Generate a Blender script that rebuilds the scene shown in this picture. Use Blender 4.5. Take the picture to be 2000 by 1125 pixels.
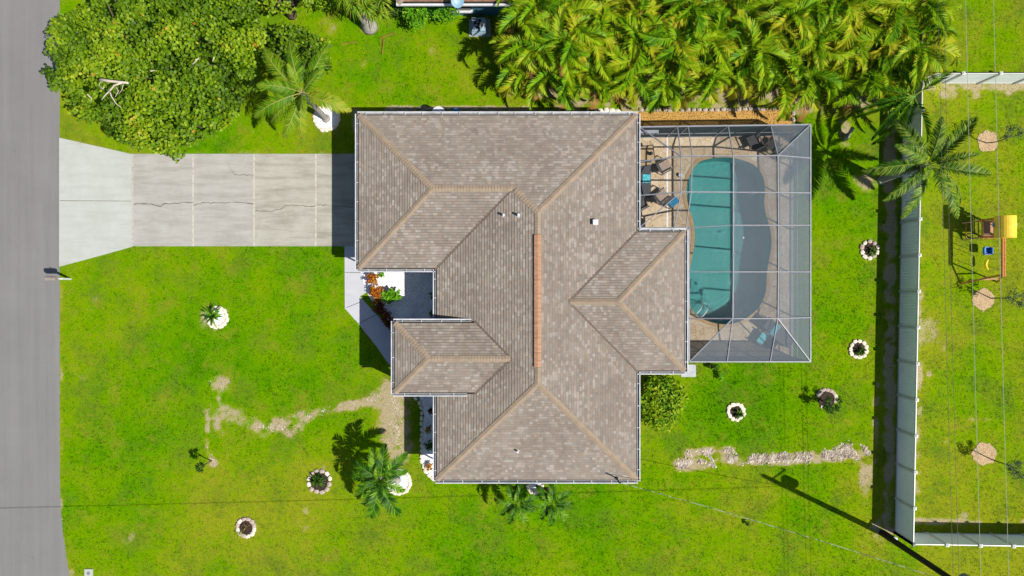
import bpy, bmesh, math, random
import numpy as np
from mathutils import Vector, Matrix, Euler

random.seed(7)
rng = np.random.default_rng(7)
R = math.radians
scene = bpy.context.scene
for o in list(bpy.data.objects):
    bpy.data.objects.remove(o)
COL = scene.collection

# ------------------------------------------------------------------ camera, sky, sun, exposure
H, F = 39.0, 1400.0                       # drone height in metres, focal length in photo pixels
cam_d = bpy.data.cameras.new('drone_camera')
cam_d.sensor_width = 36.0
cam_d.lens = F * 36.0 / 2000.0
cam_d.clip_start, cam_d.clip_end = 0.5, 2000.0
cam = bpy.data.objects.new('drone_camera', cam_d)
COL.objects.link(cam)
cam.location = (0, 0, H)
scene.camera = cam

SHADOW = Vector((-0.685, 0.332, -1.0))    # a metre of height throws its shadow this far
elev = math.atan2(1.0, math.hypot(SHADOW.x, SHADOW.y))
azim = math.atan2(-SHADOW.x, -SHADOW.y)
world = bpy.data.worlds.new('World')
scene.world = world
world.use_nodes = True
wn = world.node_tree
sky = wn.nodes.new('ShaderNodeTexSky')
sky.sky_type = 'NISHITA'
sky.sun_disc = False
sky.sun_elevation = elev
sky.sun_rotation = azim
sky.air_density = 1.0
sky.dust_density = 0.6
bg = wn.nodes['Background']
bg.inputs['Strength'].default_value = 0.075
wn.links.new(sky.outputs[0], bg.inputs['Color'])
sun_d = bpy.data.lights.new('sun', 'SUN')
sun_d.energy = 4.8
sun_d.angle = R(0.53)
sun_d.color = (1.0, 0.955, 0.88)
sun = bpy.data.objects.new('sun', sun_d)
COL.objects.link(sun)
sun.rotation_euler = SHADOW.to_track_quat('-Z', 'Y').to_euler()
sun.location = (20, -10, 60)
vs = scene.view_settings
vs.view_transform = 'Standard'
vs.look = 'None'
vs.exposure = 0.58
vs.gamma = 1.0
vs.use_curve_mapping = False
scene.render.engine = 'CYCLES'
scene.cycles.transparent_max_bounces = 24

# ------------------------------------------------------------------ helpers
def P(px, py, z=0.0):
    """point at height z that the photograph shows at pixel px, py"""
    s = (H - z) / F
    return Vector(((px - 1000.0) * s, (562.5 - py) * s, z))
def G(px, py, z=0.0):
    """plan point: pixel on the ground, lifted straight up to z"""
    v = P(px, py, 0.0)
    return Vector((v.x, v.y, z))
PX = H / F                                # metres for one photo pixel on the ground

def srgb(r, g, b, k=1.0):
    def f(c):
        c /= 255.0
        return c / 12.92 if c <= 0.04045 else ((c + 0.055) / 1.055) ** 2.4
    return (f(r) * k, f(g) * k, f(b) * k, 1.0)
K = 0.56                                  # picture brightness to base colour under this sun and exposure

class NT:
    """tiny node-tree writer"""
    def __init__(s, name):
        s.m = bpy.data.materials.new(name)
        s.m.use_nodes = True
        s.t = s.m.node_tree
        s.n = s.t.nodes
        s.bsdf = s.n['Principled BSDF']
        s.out = s.n['Material Output']
    def new(s, typ, **kw):
        nd = s.n.new(typ)
        for k, v in kw.items():
            if k.startswith('i_'):
                key = k[2:]
                nd.inputs[int(key) if key.isdigit() else key.replace('_', ' ')].default_value = v
            else:
                setattr(nd, k, v)
        return nd
    def link(s, a, b):
        s.t.links.new(a, b)
    def coord(s, scale=(1, 1, 1)):
        tc = s.new('ShaderNodeTexCoord')
        mp = s.new('ShaderNodeMapping')
        mp.inputs['Scale'].default_value = scale
        s.link(tc.outputs['Object'], mp.inputs['Vector'])
        return mp.outputs[0]
    def noise(s, vec, scale, detail=4.0, rough=0.6):
        nd = s.new('ShaderNodeTexNoise')
        nd.inputs['Scale'].default_value = scale
        nd.inputs['Detail'].default_value = detail
        nd.inputs['Roughness'].default_value = rough
        if vec: s.link(vec, nd.inputs['Vector'])
        return nd.outputs['Fac']
    def ramp(s, fac, stops):
        nd = s.new('ShaderNodeValToRGB')
        el = nd.color_ramp.elements
        while len(el) < len(stops): el.new(0.5)
        for e, (p, c) in zip(el, stops):
            e.position = p
            e.color = c if len(c) == 4 else (*c, 1)
        s.link(fac, nd.inputs[0])
        return nd.outputs[0]
    def mix(s, fac, a, b, mode='MIX'):
        nd = s.new('ShaderNodeMix', data_type='RGBA', blend_type=mode)
        for sock, val in ((nd.inputs[0], fac), (nd.inputs[6], a), (nd.inputs[7], b)):
            if hasattr(val, 'is_linked') or hasattr(val, 'links'): s.link(val, sock)
            else: sock.default_value = val
        return nd.outputs[2]
    def math(s, op, a, b=None, clamp=False):
        nd = s.new('ShaderNodeMath', operation=op, use_clamp=clamp)
        for i, val in enumerate((a, b)):
            if val is None: continue
            if hasattr(val, 'links'): s.link(val, nd.inputs[i])
            else: nd.inputs[i].default_value = val
        return nd.outputs[0]
    def attr(s, name):
        nd = s.new('ShaderNodeAttribute', attribute_name=name)
        return nd.outputs['Fac']
    def bump(s, height, strength, dist):
        nd = s.new('ShaderNodeBump')
        nd.inputs['Strength'].default_value = strength
        nd.inputs['Distance'].default_value = dist
        s.link(height, nd.inputs['Height'])
        s.link(nd.outputs[0], s.bsdf.inputs['Normal'])
    def color(s, sock):
        if hasattr(sock, 'links'): s.link(sock, s.bsdf.inputs['Base Color'])
        else: s.bsdf.inputs['Base Color'].default_value = sock
    def rough(s, r, spec=0.3, metal=0.0):
        s.bsdf.inputs['Roughness'].default_value = r
        s.bsdf.inputs['Specular IOR Level'].default_value = spec
        s.bsdf.inputs['Metallic'].default_value = metal

def mat(name, c1, c2=None, scale=6.0, rough=0.7, spec=0.3, bump=0.0, bdist=0.01, metal=0.0, stretch=(1, 1, 1), lo=0.35, hi=0.65):
    t = NT(name)
    vec = t.coord(stretch)
    n = t.noise(vec, scale)
    if c2 is None: c2 = tuple(min(1, c * 0.8) for c in c1[:3]) + (1,)
    t.color(t.ramp(n, [(lo, c1), (hi, c2)]))
    t.rough(rough, spec, metal)
    if bump: t.bump(t.noise(vec, scale * 4), bump, bdist)
    return t.m

def foliage(name, stops, trans=0.3, rough=0.6, spec=0.15):
    t = NT(name)
    col = t.ramp(t.attr('v'), stops)
    t.color(col)
    t.rough(rough, spec)
    tr = t.new('ShaderNodeBsdfTranslucent')
    t.link(col, tr.inputs['Color'])
    mx = t.new('ShaderNodeMixShader')
    mx.inputs[0].default_value = trans
    t.link(t.bsdf.outputs[0], mx.inputs[1])
    t.link(tr.outputs[0], mx.inputs[2])
    t.link(mx.outputs[0], t.out.inputs['Surface'])
    return t.m

def link_obj(o, parent=None):
    COL.objects.link(o)
    if parent is not None:
        o.parent = parent
        if parent.type == 'EMPTY':
            o.matrix_parent_inverse = Matrix.Translation(-Vector(parent.location))
    return o

def tag(o, label=None, cat=None, group=None, kind=None):
    if label: o['label'] = label
    if cat: o['category'] = cat
    if group: o['group'] = group
    if kind: o['kind'] = kind
    return o

def thing(name, loc, label, cat, group=None, kind=None):
    o = bpy.data.objects.new(name, None)
    o.empty_display_size = 0.2
    COL.objects.link(o)
    o.location = loc
    return tag(o, label, cat, group, kind)

def smooth(me):
    me.polygons.foreach_set('use_smooth', [True] * len(me.polygons))

def np_mesh(V, k, vals=None, mtl=None, name='mesh'):
    """faces of k unshared corners each; V is (n*k, 3)"""
    V = np.asarray(V, np.float32).reshape(-1, 3)
    n = len(V) // k
    me = bpy.data.meshes.new(name)
    me.vertices.add(n * k)
    me.vertices.foreach_set('co', V.ravel())
    me.loops.add(n * k)
    me.loops.foreach_set('vertex_index', np.arange(n * k, dtype=np.int32))
    me.polygons.add(n)
    me.polygons.foreach_set('loop_start', np.arange(n, dtype=np.int32) * k)
    me.polygons.foreach_set('loop_total', np.full(n, k, np.int32))
    if vals is not None:
        a = me.attributes.new('v', 'FLOAT', 'FACE')
        a.data.foreach_set('value', np.asarray(vals, np.float32))
    if mtl: me.materials.append(mtl)
    me.update()
    me.validate()
    return me

def obj_of(name, me, parent=None):
    return link_obj(bpy.data.objects.new(name, me), parent)

class MB:
    def __init__(s):
        s.v, s.f, s.c = [], [], []
    def face(s, pts, c=0.5):
        i = len(s.v)
        s.v.extend([tuple(p) for p in pts])
        s.f.append(tuple(range(i, i + len(pts))))
        s.c.append(c)
    def hull(s, quads, verts, c=0.5):
        i = len(s.v)
        s.v.extend([tuple(p) for p in verts])
        for q in quads:
            s.f.append(tuple(i + k for k in q))
            s.c.append(c)
    BOXF = [(0, 3, 2, 1), (4, 5, 6, 7), (0, 1, 5, 4), (1, 2, 6, 5), (2, 3, 7, 6), (3, 0, 4, 7)]
    def box(s, lo, hi, M=None, c=0.5):
        x0, y0, z0 = lo
        x1, y1, z1 = hi
        vv = [Vector(p) for p in ((x0, y0, z0), (x1, y0, z0), (x1, y1, z0), (x0, y1, z0), (x0, y0, z1), (x1, y0, z1), (x1, y1, z1), (x0, y1, z1))]
        if M is not None: vv = [M @ p for p in vv]
        s.hull(s.BOXF, vv, c)
        return s
    def beam(s, a, b, w, h, up=(0, 0, 1), c=0.5):
        a, b = Vector(a), Vector(b)
        d = (b - a)
        L = d.length
        d.normalize()
        u = Vector(up)
        if abs(d.dot(u)) > 0.98: u = Vector((0, 1, 0))
        sx = d.cross(u).normalized()
        sz = sx.cross(d).normalized()
        M = Matrix((( d.x, sx.x, sz.x, a.x), (d.y, sx.y, sz.y, a.y), (d.z, sx.z, sz.z, a.z), (0, 0, 0, 1)))
        s.box((0, -w / 2, -h / 2), (L, w / 2, h / 2), M, c)
        return s
    def tube(s, pts, radii, n=8, cap=True, c=0.5):
        pts = [Vector(p) for p in pts]
        if not hasattr(radii, '__len__'): radii = [radii] * len(pts)
        base = len(s.v)
        for i, p in enumerate(pts):
            d = (pts[min(i + 1, len(pts) - 1)] - pts[max(i - 1, 0)]).normalized()
            u = Vector((0, 0, 1)) if abs(d.z) < 0.9 else Vector((1, 0, 0))
            a = d.cross(u).normalized()
            b = d.cross(a).normalized()
            for k in range(n):
                t = 2 * math.pi * k / n
                s.v.append(tuple(p + (a * math.cos(t) + b * math.sin(t)) * radii[i]))
        for i in range(len(pts) - 1):
            for k in range(n):
                q = base + i * n
                s.f.append((q + k, q + (k + 1) % n, q + n + (k + 1) % n, q + n + k))
                s.c.append(c)
        if cap:
            s.f.append(tuple(base + k for k in range(n))[::-1]); s.c.append(c)
            q = base + (len(pts) - 1) * n
            s.f.append(tuple(q + k for k in range(n))); s.c.append(c)
        return s
    def prism(s, poly, z0, z1, c=0.5):
        n = len(poly)
        i = len(s.v)
        s.v.extend([(p[0], p[1], z0) for p in poly] + [(p[0], p[1], z1) for p in poly])
        s.f.append(tuple(i + n + k for k in range(n))); s.c.append(c)
        s.f.append(tuple(i + k for k in range(n))[::-1]); s.c.append(c)
        for k in range(n):
            s.f.append((i + k, i + (k + 1) % n, i + n + (k + 1) % n, i + n + k)); s.c.append(c)
        return s
    def mesh(s, mtl, name='mesh', sm=False, fix=True):
        me = bpy.data.meshes.new(name)
        me.from_pydata(s.v, [], s.f)
        a = me.attributes.new('v', 'FLOAT', 'FACE')
        a.data.foreach_set('value', s.c)
        if fix:
            bm = bmesh.new(); bm.from_mesh(me)
            bmesh.ops.recalc_face_normals(bm, faces=bm.faces)
            bm.to_mesh(me); bm.free()
        if mtl: me.materials.append(mtl)
        if sm: smooth(me)
        me.update()
        return me
    def build(s, name, mtl, parent=None, sm=False, fix=True):
        return obj_of(name, s.mesh(mtl, name, sm, fix), parent)

# value noise for masks and scattering (numpy)
_lat = rng.random((256, 256))
def vnoise(x, y, scale):
    x = np.asarray(x) * scale + 1000.3; y = np.asarray(y) * scale + 1000.7
    xi, yi = np.floor(x).astype(int), np.floor(y).astype(int)
    fx, fy = x - xi, y - yi
    fx, fy = fx * fx * (3 - 2 * fx), fy * fy * (3 - 2 * fy)
    g = lambda a, b: _lat[a % 256, b % 256]
    return (g(xi, yi) * (1 - fx) + g(xi + 1, yi) * fx) * (1 - fy) + (g(xi, yi + 1) * (1 - fx) + g(xi + 1, yi + 1) * fx) * fy
def fbm(x, y, scale, oct=4):
    t, a, w = 0, 1.0, 0
    for i in range(oct):
        t = t + a * vnoise(x + 17.1 * i, y - 9.3 * i, scale * 2 ** i)
        w += a
        a *= 0.55
    return t / w
def inpoly(x, y, poly):
    x = np.asarray(x); y = np.asarray(y)
    r = np.zeros(x.shape, bool)
    n = len(poly)
    for i in range(n):
        x0, y0 = poly[i][0], poly[i][1]
        x1, y1 = poly[(i + 1) % n][0], poly[(i + 1) % n][1]
        c = ((y0 > y) != (y1 > y)) & (x < (x1 - x0) * (y - y0) / (y1 - y0 + 1e-12) + x0)
        r ^= c
    return r
def segdist(x, y, a, b):
    dx, dy = b[0] - a[0], b[1] - a[1]
    t = np.clip(((x - a[0]) * dx + (y - a[1]) * dy) / (dx * dx + dy * dy + 1e-9), 0, 1)
    return np.hypot(x - a[0] - t * dx, y - a[1] - t * dy)

# ------------------------------------------------------------------ materials
def hue_patches(t, vec, col, k):
    """weedy grey-green, dry straw and clover-dark patches that a mixed lawn has"""
    w = t.noise(vec, 0.42, 6, 0.68)
    col = t.mix(t.ramp(w, [(0.50, (0, 0, 0, 1)), (0.68, (0.75, 0.75, 0.75, 1))]), col, srgb(126, 154, 52, k))
    off = t.new('ShaderNodeVectorMath', operation='ADD'); off.inputs[1].default_value = (31.0, 17.0, 0.0)
    t.link(vec, off.inputs[0])
    d = t.noise(off.outputs[0], 0.6, 7, 0.72)
    col = t.mix(t.ramp(d, [(0.52, (0, 0, 0, 1)), (0.74, (0.85, 0.85, 0.85, 1))]), col, srgb(184, 178, 62, k))
    e = t.noise(off.outputs[0], 2.6, 5, 0.7)
    return t.mix(t.ramp(e, [(0.56, (0, 0, 0, 1)), (0.72, (0.6, 0.6, 0.6, 1))]), col, srgb(84, 128, 22, k))
def make_lawn_mat():
    t = NT('lawn_soil_and_grass')
    vec = t.coord()
    lush, dirt = t.attr('lush'), t.attr('dirt')
    fine = t.noise(vec, 9.0, 8, 0.75)
    blade = t.noise(vec, 42.0, 4, 0.7)
    mid = t.noise(vec, 0.9, 5, 0.65)
    g = t.math('ADD', t.math('MULTIPLY', lush, 0.75), t.math('MULTIPLY', t.math('SUBTRACT', mid, 0.5), 0.45))
    g = t.math('ADD', g, t.math('MULTIPLY', t.math('SUBTRACT', fine, 0.5), 0.8), clamp=True)
    grass = t.ramp(g, [(0.0, srgb(182, 190, 40, K)), (0.3, srgb(150, 192, 4, K)), (0.6, srgb(118, 182, 4, K)), (1.0, srgb(72, 140, 4, K))])
    grass = hue_patches(t, vec, grass, K)
    shade = t.ramp(blade, [(0.3, (0.36, 0.42, 0.26, 1)), (0.62, (0.98, 1.0, 0.88, 1))])
    grass = t.mix(1.0, grass, shade, 'MULTIPLY')
    soil = t.ramp(t.noise(vec, 14.0, 8, 0.8), [(0.3, srgb(150, 128, 96, K)), (0.5, srgb(205, 186, 148, K)), (0.68, srgb(228, 214, 184, K))])
    edge = t.math('ADD', dirt, t.math('MULTIPLY', t.math('SUBTRACT', fine, 0.5), 1.3))
    edge = t.math('MULTIPLY', t.math('SUBTRACT', edge, 0.36), 2.6, clamp=True)
    speck = t.ramp(t.noise(vec, 16.0, 5, 0.7), [(0.54, (1, 1, 1, 1)), (0.62, (0.25, 0.25, 0.25, 1))])
    edge = t.math('MULTIPLY', edge, speck)
    t.color(t.mix(edge, grass, soil))
    t.rough(0.95, 0.0)
    t.bump(t.math('ADD', blade, fine), 0.9, 0.04)
    return t.m
M_LAWN = make_lawn_mat()
def make_grass_mat():
    t = NT('grass_blades')
    col = t.ramp(t.attr('v'), [(0.0, srgb(200, 202, 90, K)), (0.2, srgb(184, 206, 34, K)), (0.5, srgb(146, 204, 8, K)), (0.78, srgb(108, 182, 8, K)), (1.0, srgb(50, 110, 6, K))])
    col = hue_patches(t, t.coord(), col, K * 1.08)
    t.color(col); t.rough(0.8, 0.0)
    tr = t.new('ShaderNodeBsdfTranslucent'); t.link(col, tr.inputs['Color'])
    mx = t.new('ShaderNodeMixShader'); mx.inputs[0].default_value = 0.35
    t.link(t.bsdf.outputs[0], mx.inputs[1]); t.link(tr.outputs[0], mx.inputs[2])
    t.link(mx.outputs[0], t.out.inputs['Surface'])
    return t.m
M_GRASS = make_grass_mat()

def make_asphalt():
    t = NT('weathered_asphalt')
    vec = t.coord()
    streak = t.noise(t.coord((1.6, 0.05, 1)), 1.6, 4, 0.6)
    blot = t.noise(vec, 0.35, 4, 0.6)
    fine = t.noise(vec, 60, 3, 0.8)
    s = t.math('ADD', t.math('MULTIPLY', streak, 0.55), t.math('MULTIPLY', blot, 0.45))
    c = t.ramp(s, [(0.3, srgb(141, 139, 136, K)), (0.7, srgb(158, 156, 154, K))])
    c = t.mix(1.0, c, t.ramp(fine, [(0.25, (0.72, 0.72, 0.72, 1)), (0.7, (1.08, 1.08, 1.08, 1))]), 'MULTIPLY')
    spot = t.noise(vec, 2.2, 2, 0.5)
    c = t.mix(t.ramp(spot, [(0.72, (0, 0, 0, 1)), (0.8, (0.5, 0.5, 0.5, 1))]), c, srgb(95, 94, 94, K))
    t.color(c)
    t.rough(0.9, 0.2)
    t.bump(fine, 0.4, 0.006)
    return t.m
M_ASPHALT = make_asphalt()

def make_concrete(name, a, b, dirt, amount):
    t = NT(name)
    vec = t.coord()
    n = t.noise(vec, 1.1, 7, 0.65)
    st = t.noise(t.coord((0.35, 2.4, 1)), 1.2, 6, 0.7)
    c = t.ramp(n, [(0.3, a), (0.7, b)])
    c = t.mix(t.ramp(st, [(0.45, (0, 0, 0, 1)), (0.75, (amount, amount, amount, 1))]), c, dirt)
    blot = t.noise(vec, 0.45, 7, 0.75)
    c = t.mix(t.ramp(blot, [(0.52, (0, 0, 0, 1)), (0.72, (0.5 * amount, 0.5 * amount, 0.5 * amount, 1))]), c, dirt)
    fine = t.noise(vec, 40, 4, 0.8)
    c = t.mix(1.0, c, t.ramp(fine, [(0.25, (0.84, 0.84, 0.84, 1)), (0.7, (1.04, 1.04, 1.04, 1))]), 'MULTIPLY')
    t.color(c)
    t.rough(0.85, 0.25)
    t.bump(fine, 0.3, 0.004)
    return t.m
M_APRON = make_concrete('pale_new_concrete', srgb(206, 209, 200, K), srgb(218, 221, 214, K), srgb(184, 186, 176, K), 0.5)
M_SLAB = make_concrete('aged_driveway_concrete', srgb(194, 190, 181, K), srgb(208, 205, 197, K), srgb(166, 161, 150, K), 0.8)
M_SLAB2 = make_concrete('yellowed_driveway_concrete', srgb(192, 188, 172, K), srgb(210, 206, 192, K), srgb(152, 147, 130, K), 0.85)
M_WALK = make_concrete('white_walkway_concrete', srgb(214, 216, 224, K), srgb(226, 227, 232, K), srgb(196, 198, 206, K), 0.4)
M_CRACK = mat('dirty_crack_filler', srgb(146, 136, 122, K), srgb(104, 95, 84, K), 3, 0.95)
M_JOINT = mat('joint_sand', srgb(220, 214, 198, K), srgb(168, 160, 144, K), 5, 0.95, lo=0.45, hi=0.75)

def make_shingle():
    t = NT('brown_asphalt_shingles')
    vec = t.coord()
    v = t.attr('v')
    patch = t.noise(vec, 0.55, 5, 0.65)
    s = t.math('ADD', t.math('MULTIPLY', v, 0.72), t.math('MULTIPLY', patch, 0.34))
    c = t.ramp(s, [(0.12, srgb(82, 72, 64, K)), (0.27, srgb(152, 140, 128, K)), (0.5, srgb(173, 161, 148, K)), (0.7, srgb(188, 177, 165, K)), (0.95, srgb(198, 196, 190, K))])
    gr = t.noise(vec, 70, 3, 0.85)
    c = t.mix(1.0, c, t.ramp(gr, [(0.3, (0.74, 0.74, 0.74, 1)), (0.65, (1.08, 1.08, 1.08, 1))]), 'MULTIPLY')
    hue = t.noise(vec, 5.0, 3, 0.7)
    c = t.mix(1.0, c, t.ramp(hue, [(0.36, (1.05, 0.99, 0.94, 1)), (0.5, (1, 1, 1, 1)), (0.66, (0.94, 1.0, 1.04, 1))]), 'MULTIPLY')
    grime = t.noise(t.coord((0.6, 0.6, 1)), 0.55, 8, 0.72)
    c = t.mix(t.ramp(grime, [(0.48, (0, 0, 0, 1)), (0.72, (0.55, 0.55, 0.55, 1))]), c, srgb(122, 108, 97, K))
    t.color(c)
    t.rough(0.92, 0.15)
    t.bump(gr, 0.5, 0.006)
    return t.m
M_SHINGLE = make_shingle()
M_CAP = mat('tan_ridge_cap_shingles', srgb(182, 161, 138, K), srgb(164, 146, 126, K), 3.0, 0.9, 0.15, 0.3)
M_VALLEY = mat('dark_valley_strip', srgb(132, 116, 102, K), srgb(116, 100, 88, K), 4, 0.9)
M_DECKING = mat('dark_roof_underlay', srgb(60, 52, 46, K), srgb(44, 40, 36, K), 4, 0.9)
M_VENT = mat('terracotta_ridge_vent', srgb(204, 156, 120, K), srgb(176, 128, 96, K), 3.0, 0.6, 0.3, stretch=(1, 3, 1))
M_STUCCO = mat('off_white_stucco', srgb(226, 222, 210, K), srgb(214, 209, 196, K), 3, 0.9, 0.2, 0.4)
M_BLUEWALL = mat('teal_blue_stucco', srgb(92, 150, 172, K), srgb(80, 136, 160, K), 3, 0.9, 0.2, 0.3)
M_WHITE = mat('white_aluminium', srgb(238, 238, 240, 0.62), srgb(222, 222, 226, 0.62), 5, 0.4, 0.5)
M_GUTTER = mat('weathered_white_gutter', srgb(232, 233, 236, 0.62), srgb(196, 198, 202, 0.62), 2.2, 0.45, 0.5)
M_SLUDGE = mat('dusty_gutter_floor', srgb(214, 216, 218, K), srgb(150, 148, 142, K), 2.5, 0.9, lo=0.45, hi=0.75)
M_BLACK = mat('black_rubber', (0.012, 0.012, 0.013, 1), (0.02, 0.02, 0.02, 1), 8, 0.6)
M_GLASS = mat('dark_window_glass', (0.02, 0.03, 0.035, 1), (0.03, 0.04, 0.045, 1), 2, 0.08, 0.6)
M_VINYL = mat('white_vinyl_fence', srgb(226, 226, 220, 0.66), srgb(212, 213, 205, 0.66), 1.5, 0.45, 0.4)
M_GRAVEL = None
def make_gravel(name, a, b, dark, sc):
    t = NT(name)
    vec = t.coord()
    vo = t.new('ShaderNodeTexVoronoi')
    vo.inputs['Scale'].default_value = sc
    t.link(vec, vo.inputs['Vector'])
    c = t.ramp(vo.outputs['Distance'], [(0.25, a), (0.55, b), (0.8, dark)])
    big = t.noise(vec, 2.0, 5)
    c = t.mix(1.0, c, t.ramp(big, [(0.3, (0.82, 0.82, 0.82, 1)), (0.65, (1.05, 1.05, 1.05, 1))]), 'MULTIPLY')
    t.color(c)
    t.rough(0.85, 0.25)
    inv = t.math('SUBTRACT', 1.0, vo.outputs['Distance'])
    t.bump(inv, 0.5, 0.02)
    return t.m
M_GRAVEL = make_gravel('white_marble_gravel', srgb(252, 252, 254, 0.9), srgb(244, 244, 248, 0.85), srgb(206, 206, 212, 0.8), 26)
M_MULCH = make_gravel('golden_mulch', srgb(232, 186, 104, K), srgb(208, 158, 78, K), srgb(130, 92, 44, K), 18)
M_STRAW = make_gravel('straw_mulch', srgb(230, 200, 156, K), srgb(212, 180, 136, K), srgb(164, 134, 98, K), 20)
M_SOIL = make_gravel('dark_garden_soil', srgb(84, 66, 52, K), srgb(62, 48, 38, K), srgb(36, 28, 22, K), 16)
M_STONE = mat('whitewashed_stone', srgb(248, 238, 222, 0.75), srgb(220, 202, 178, 0.75), 5, 0.9, 0.2, 0.6, 0.02)
M_STONE2 = mat('pale_pink_edging_stone', srgb(226, 206, 190, K), srgb(190, 172, 156, K), 5, 0.9, 0.2, 0.6, 0.02)
M_ROCKCHIP = mat('limestone_rubble', srgb(240, 228, 210, 0.66), srgb(186, 166, 148, K), 3, 0.95, 0.2, 0.5, 0.01)

# ------------------------------------------------------------------ the setting: lawn, road, driveway, walkway
HOUSE_PX = [(719, 246), (1229, 246), (1229, 458), (1316, 458), (1316, 715.5), (1229, 715.5), (1229, 913.5), (860.5, 913.5), (860.5, 752), (788, 752), (788, 621.5), (860.5, 621.5), (860.5, 529.5), (719, 529.5)]
ROAD_PX = [(-135, -6000), (117, -6000), (117, 930), (119, 990), (123, 1040), (130, 1085), (137, 1130), (160, 1200), (230, 1300), (420, 1390), (1000, 1430), (6000, 1460), (6000, 1710), (1000, 1680), (-135, 1640)]
APRON_PX = [(116, 269), (258, 301), (258, 482), (205, 497), (116, 521)]
DRIVE_X = [260, 377.5, 496.5, 617, 728]
DRIVE_Y = (300.5, 481)
WALK_PX = [(673, 481), (746, 481), (746, 533), (718, 533), (716, 571), (703, 579), (760, 640), (800, 640), (800, 712), (760, 712), (735, 676), (700, 632), (673.5, 602)]
BED_PX = [(706, 532), (862, 532), (862, 624), (800, 624), (800, 650), (770, 640), (745, 610), (724, 584), (714, 566)]
BED2_PX = [(818, 770), (822, 790), (829, 812), (824, 840), (822, 880), (823, 905), (832, 925), (846, 936), (864, 936), (864, 760), (812, 760)]
DECK_PX = [(1205, 263), (1547, 263), (1547, 700), (1295, 700), (1295, 470), (1205, 470)]
MULCH_PX = [(1229, 219), (1546, 215), (1550, 262), (1205, 262), (1205, 246), (1229, 246)]

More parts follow.
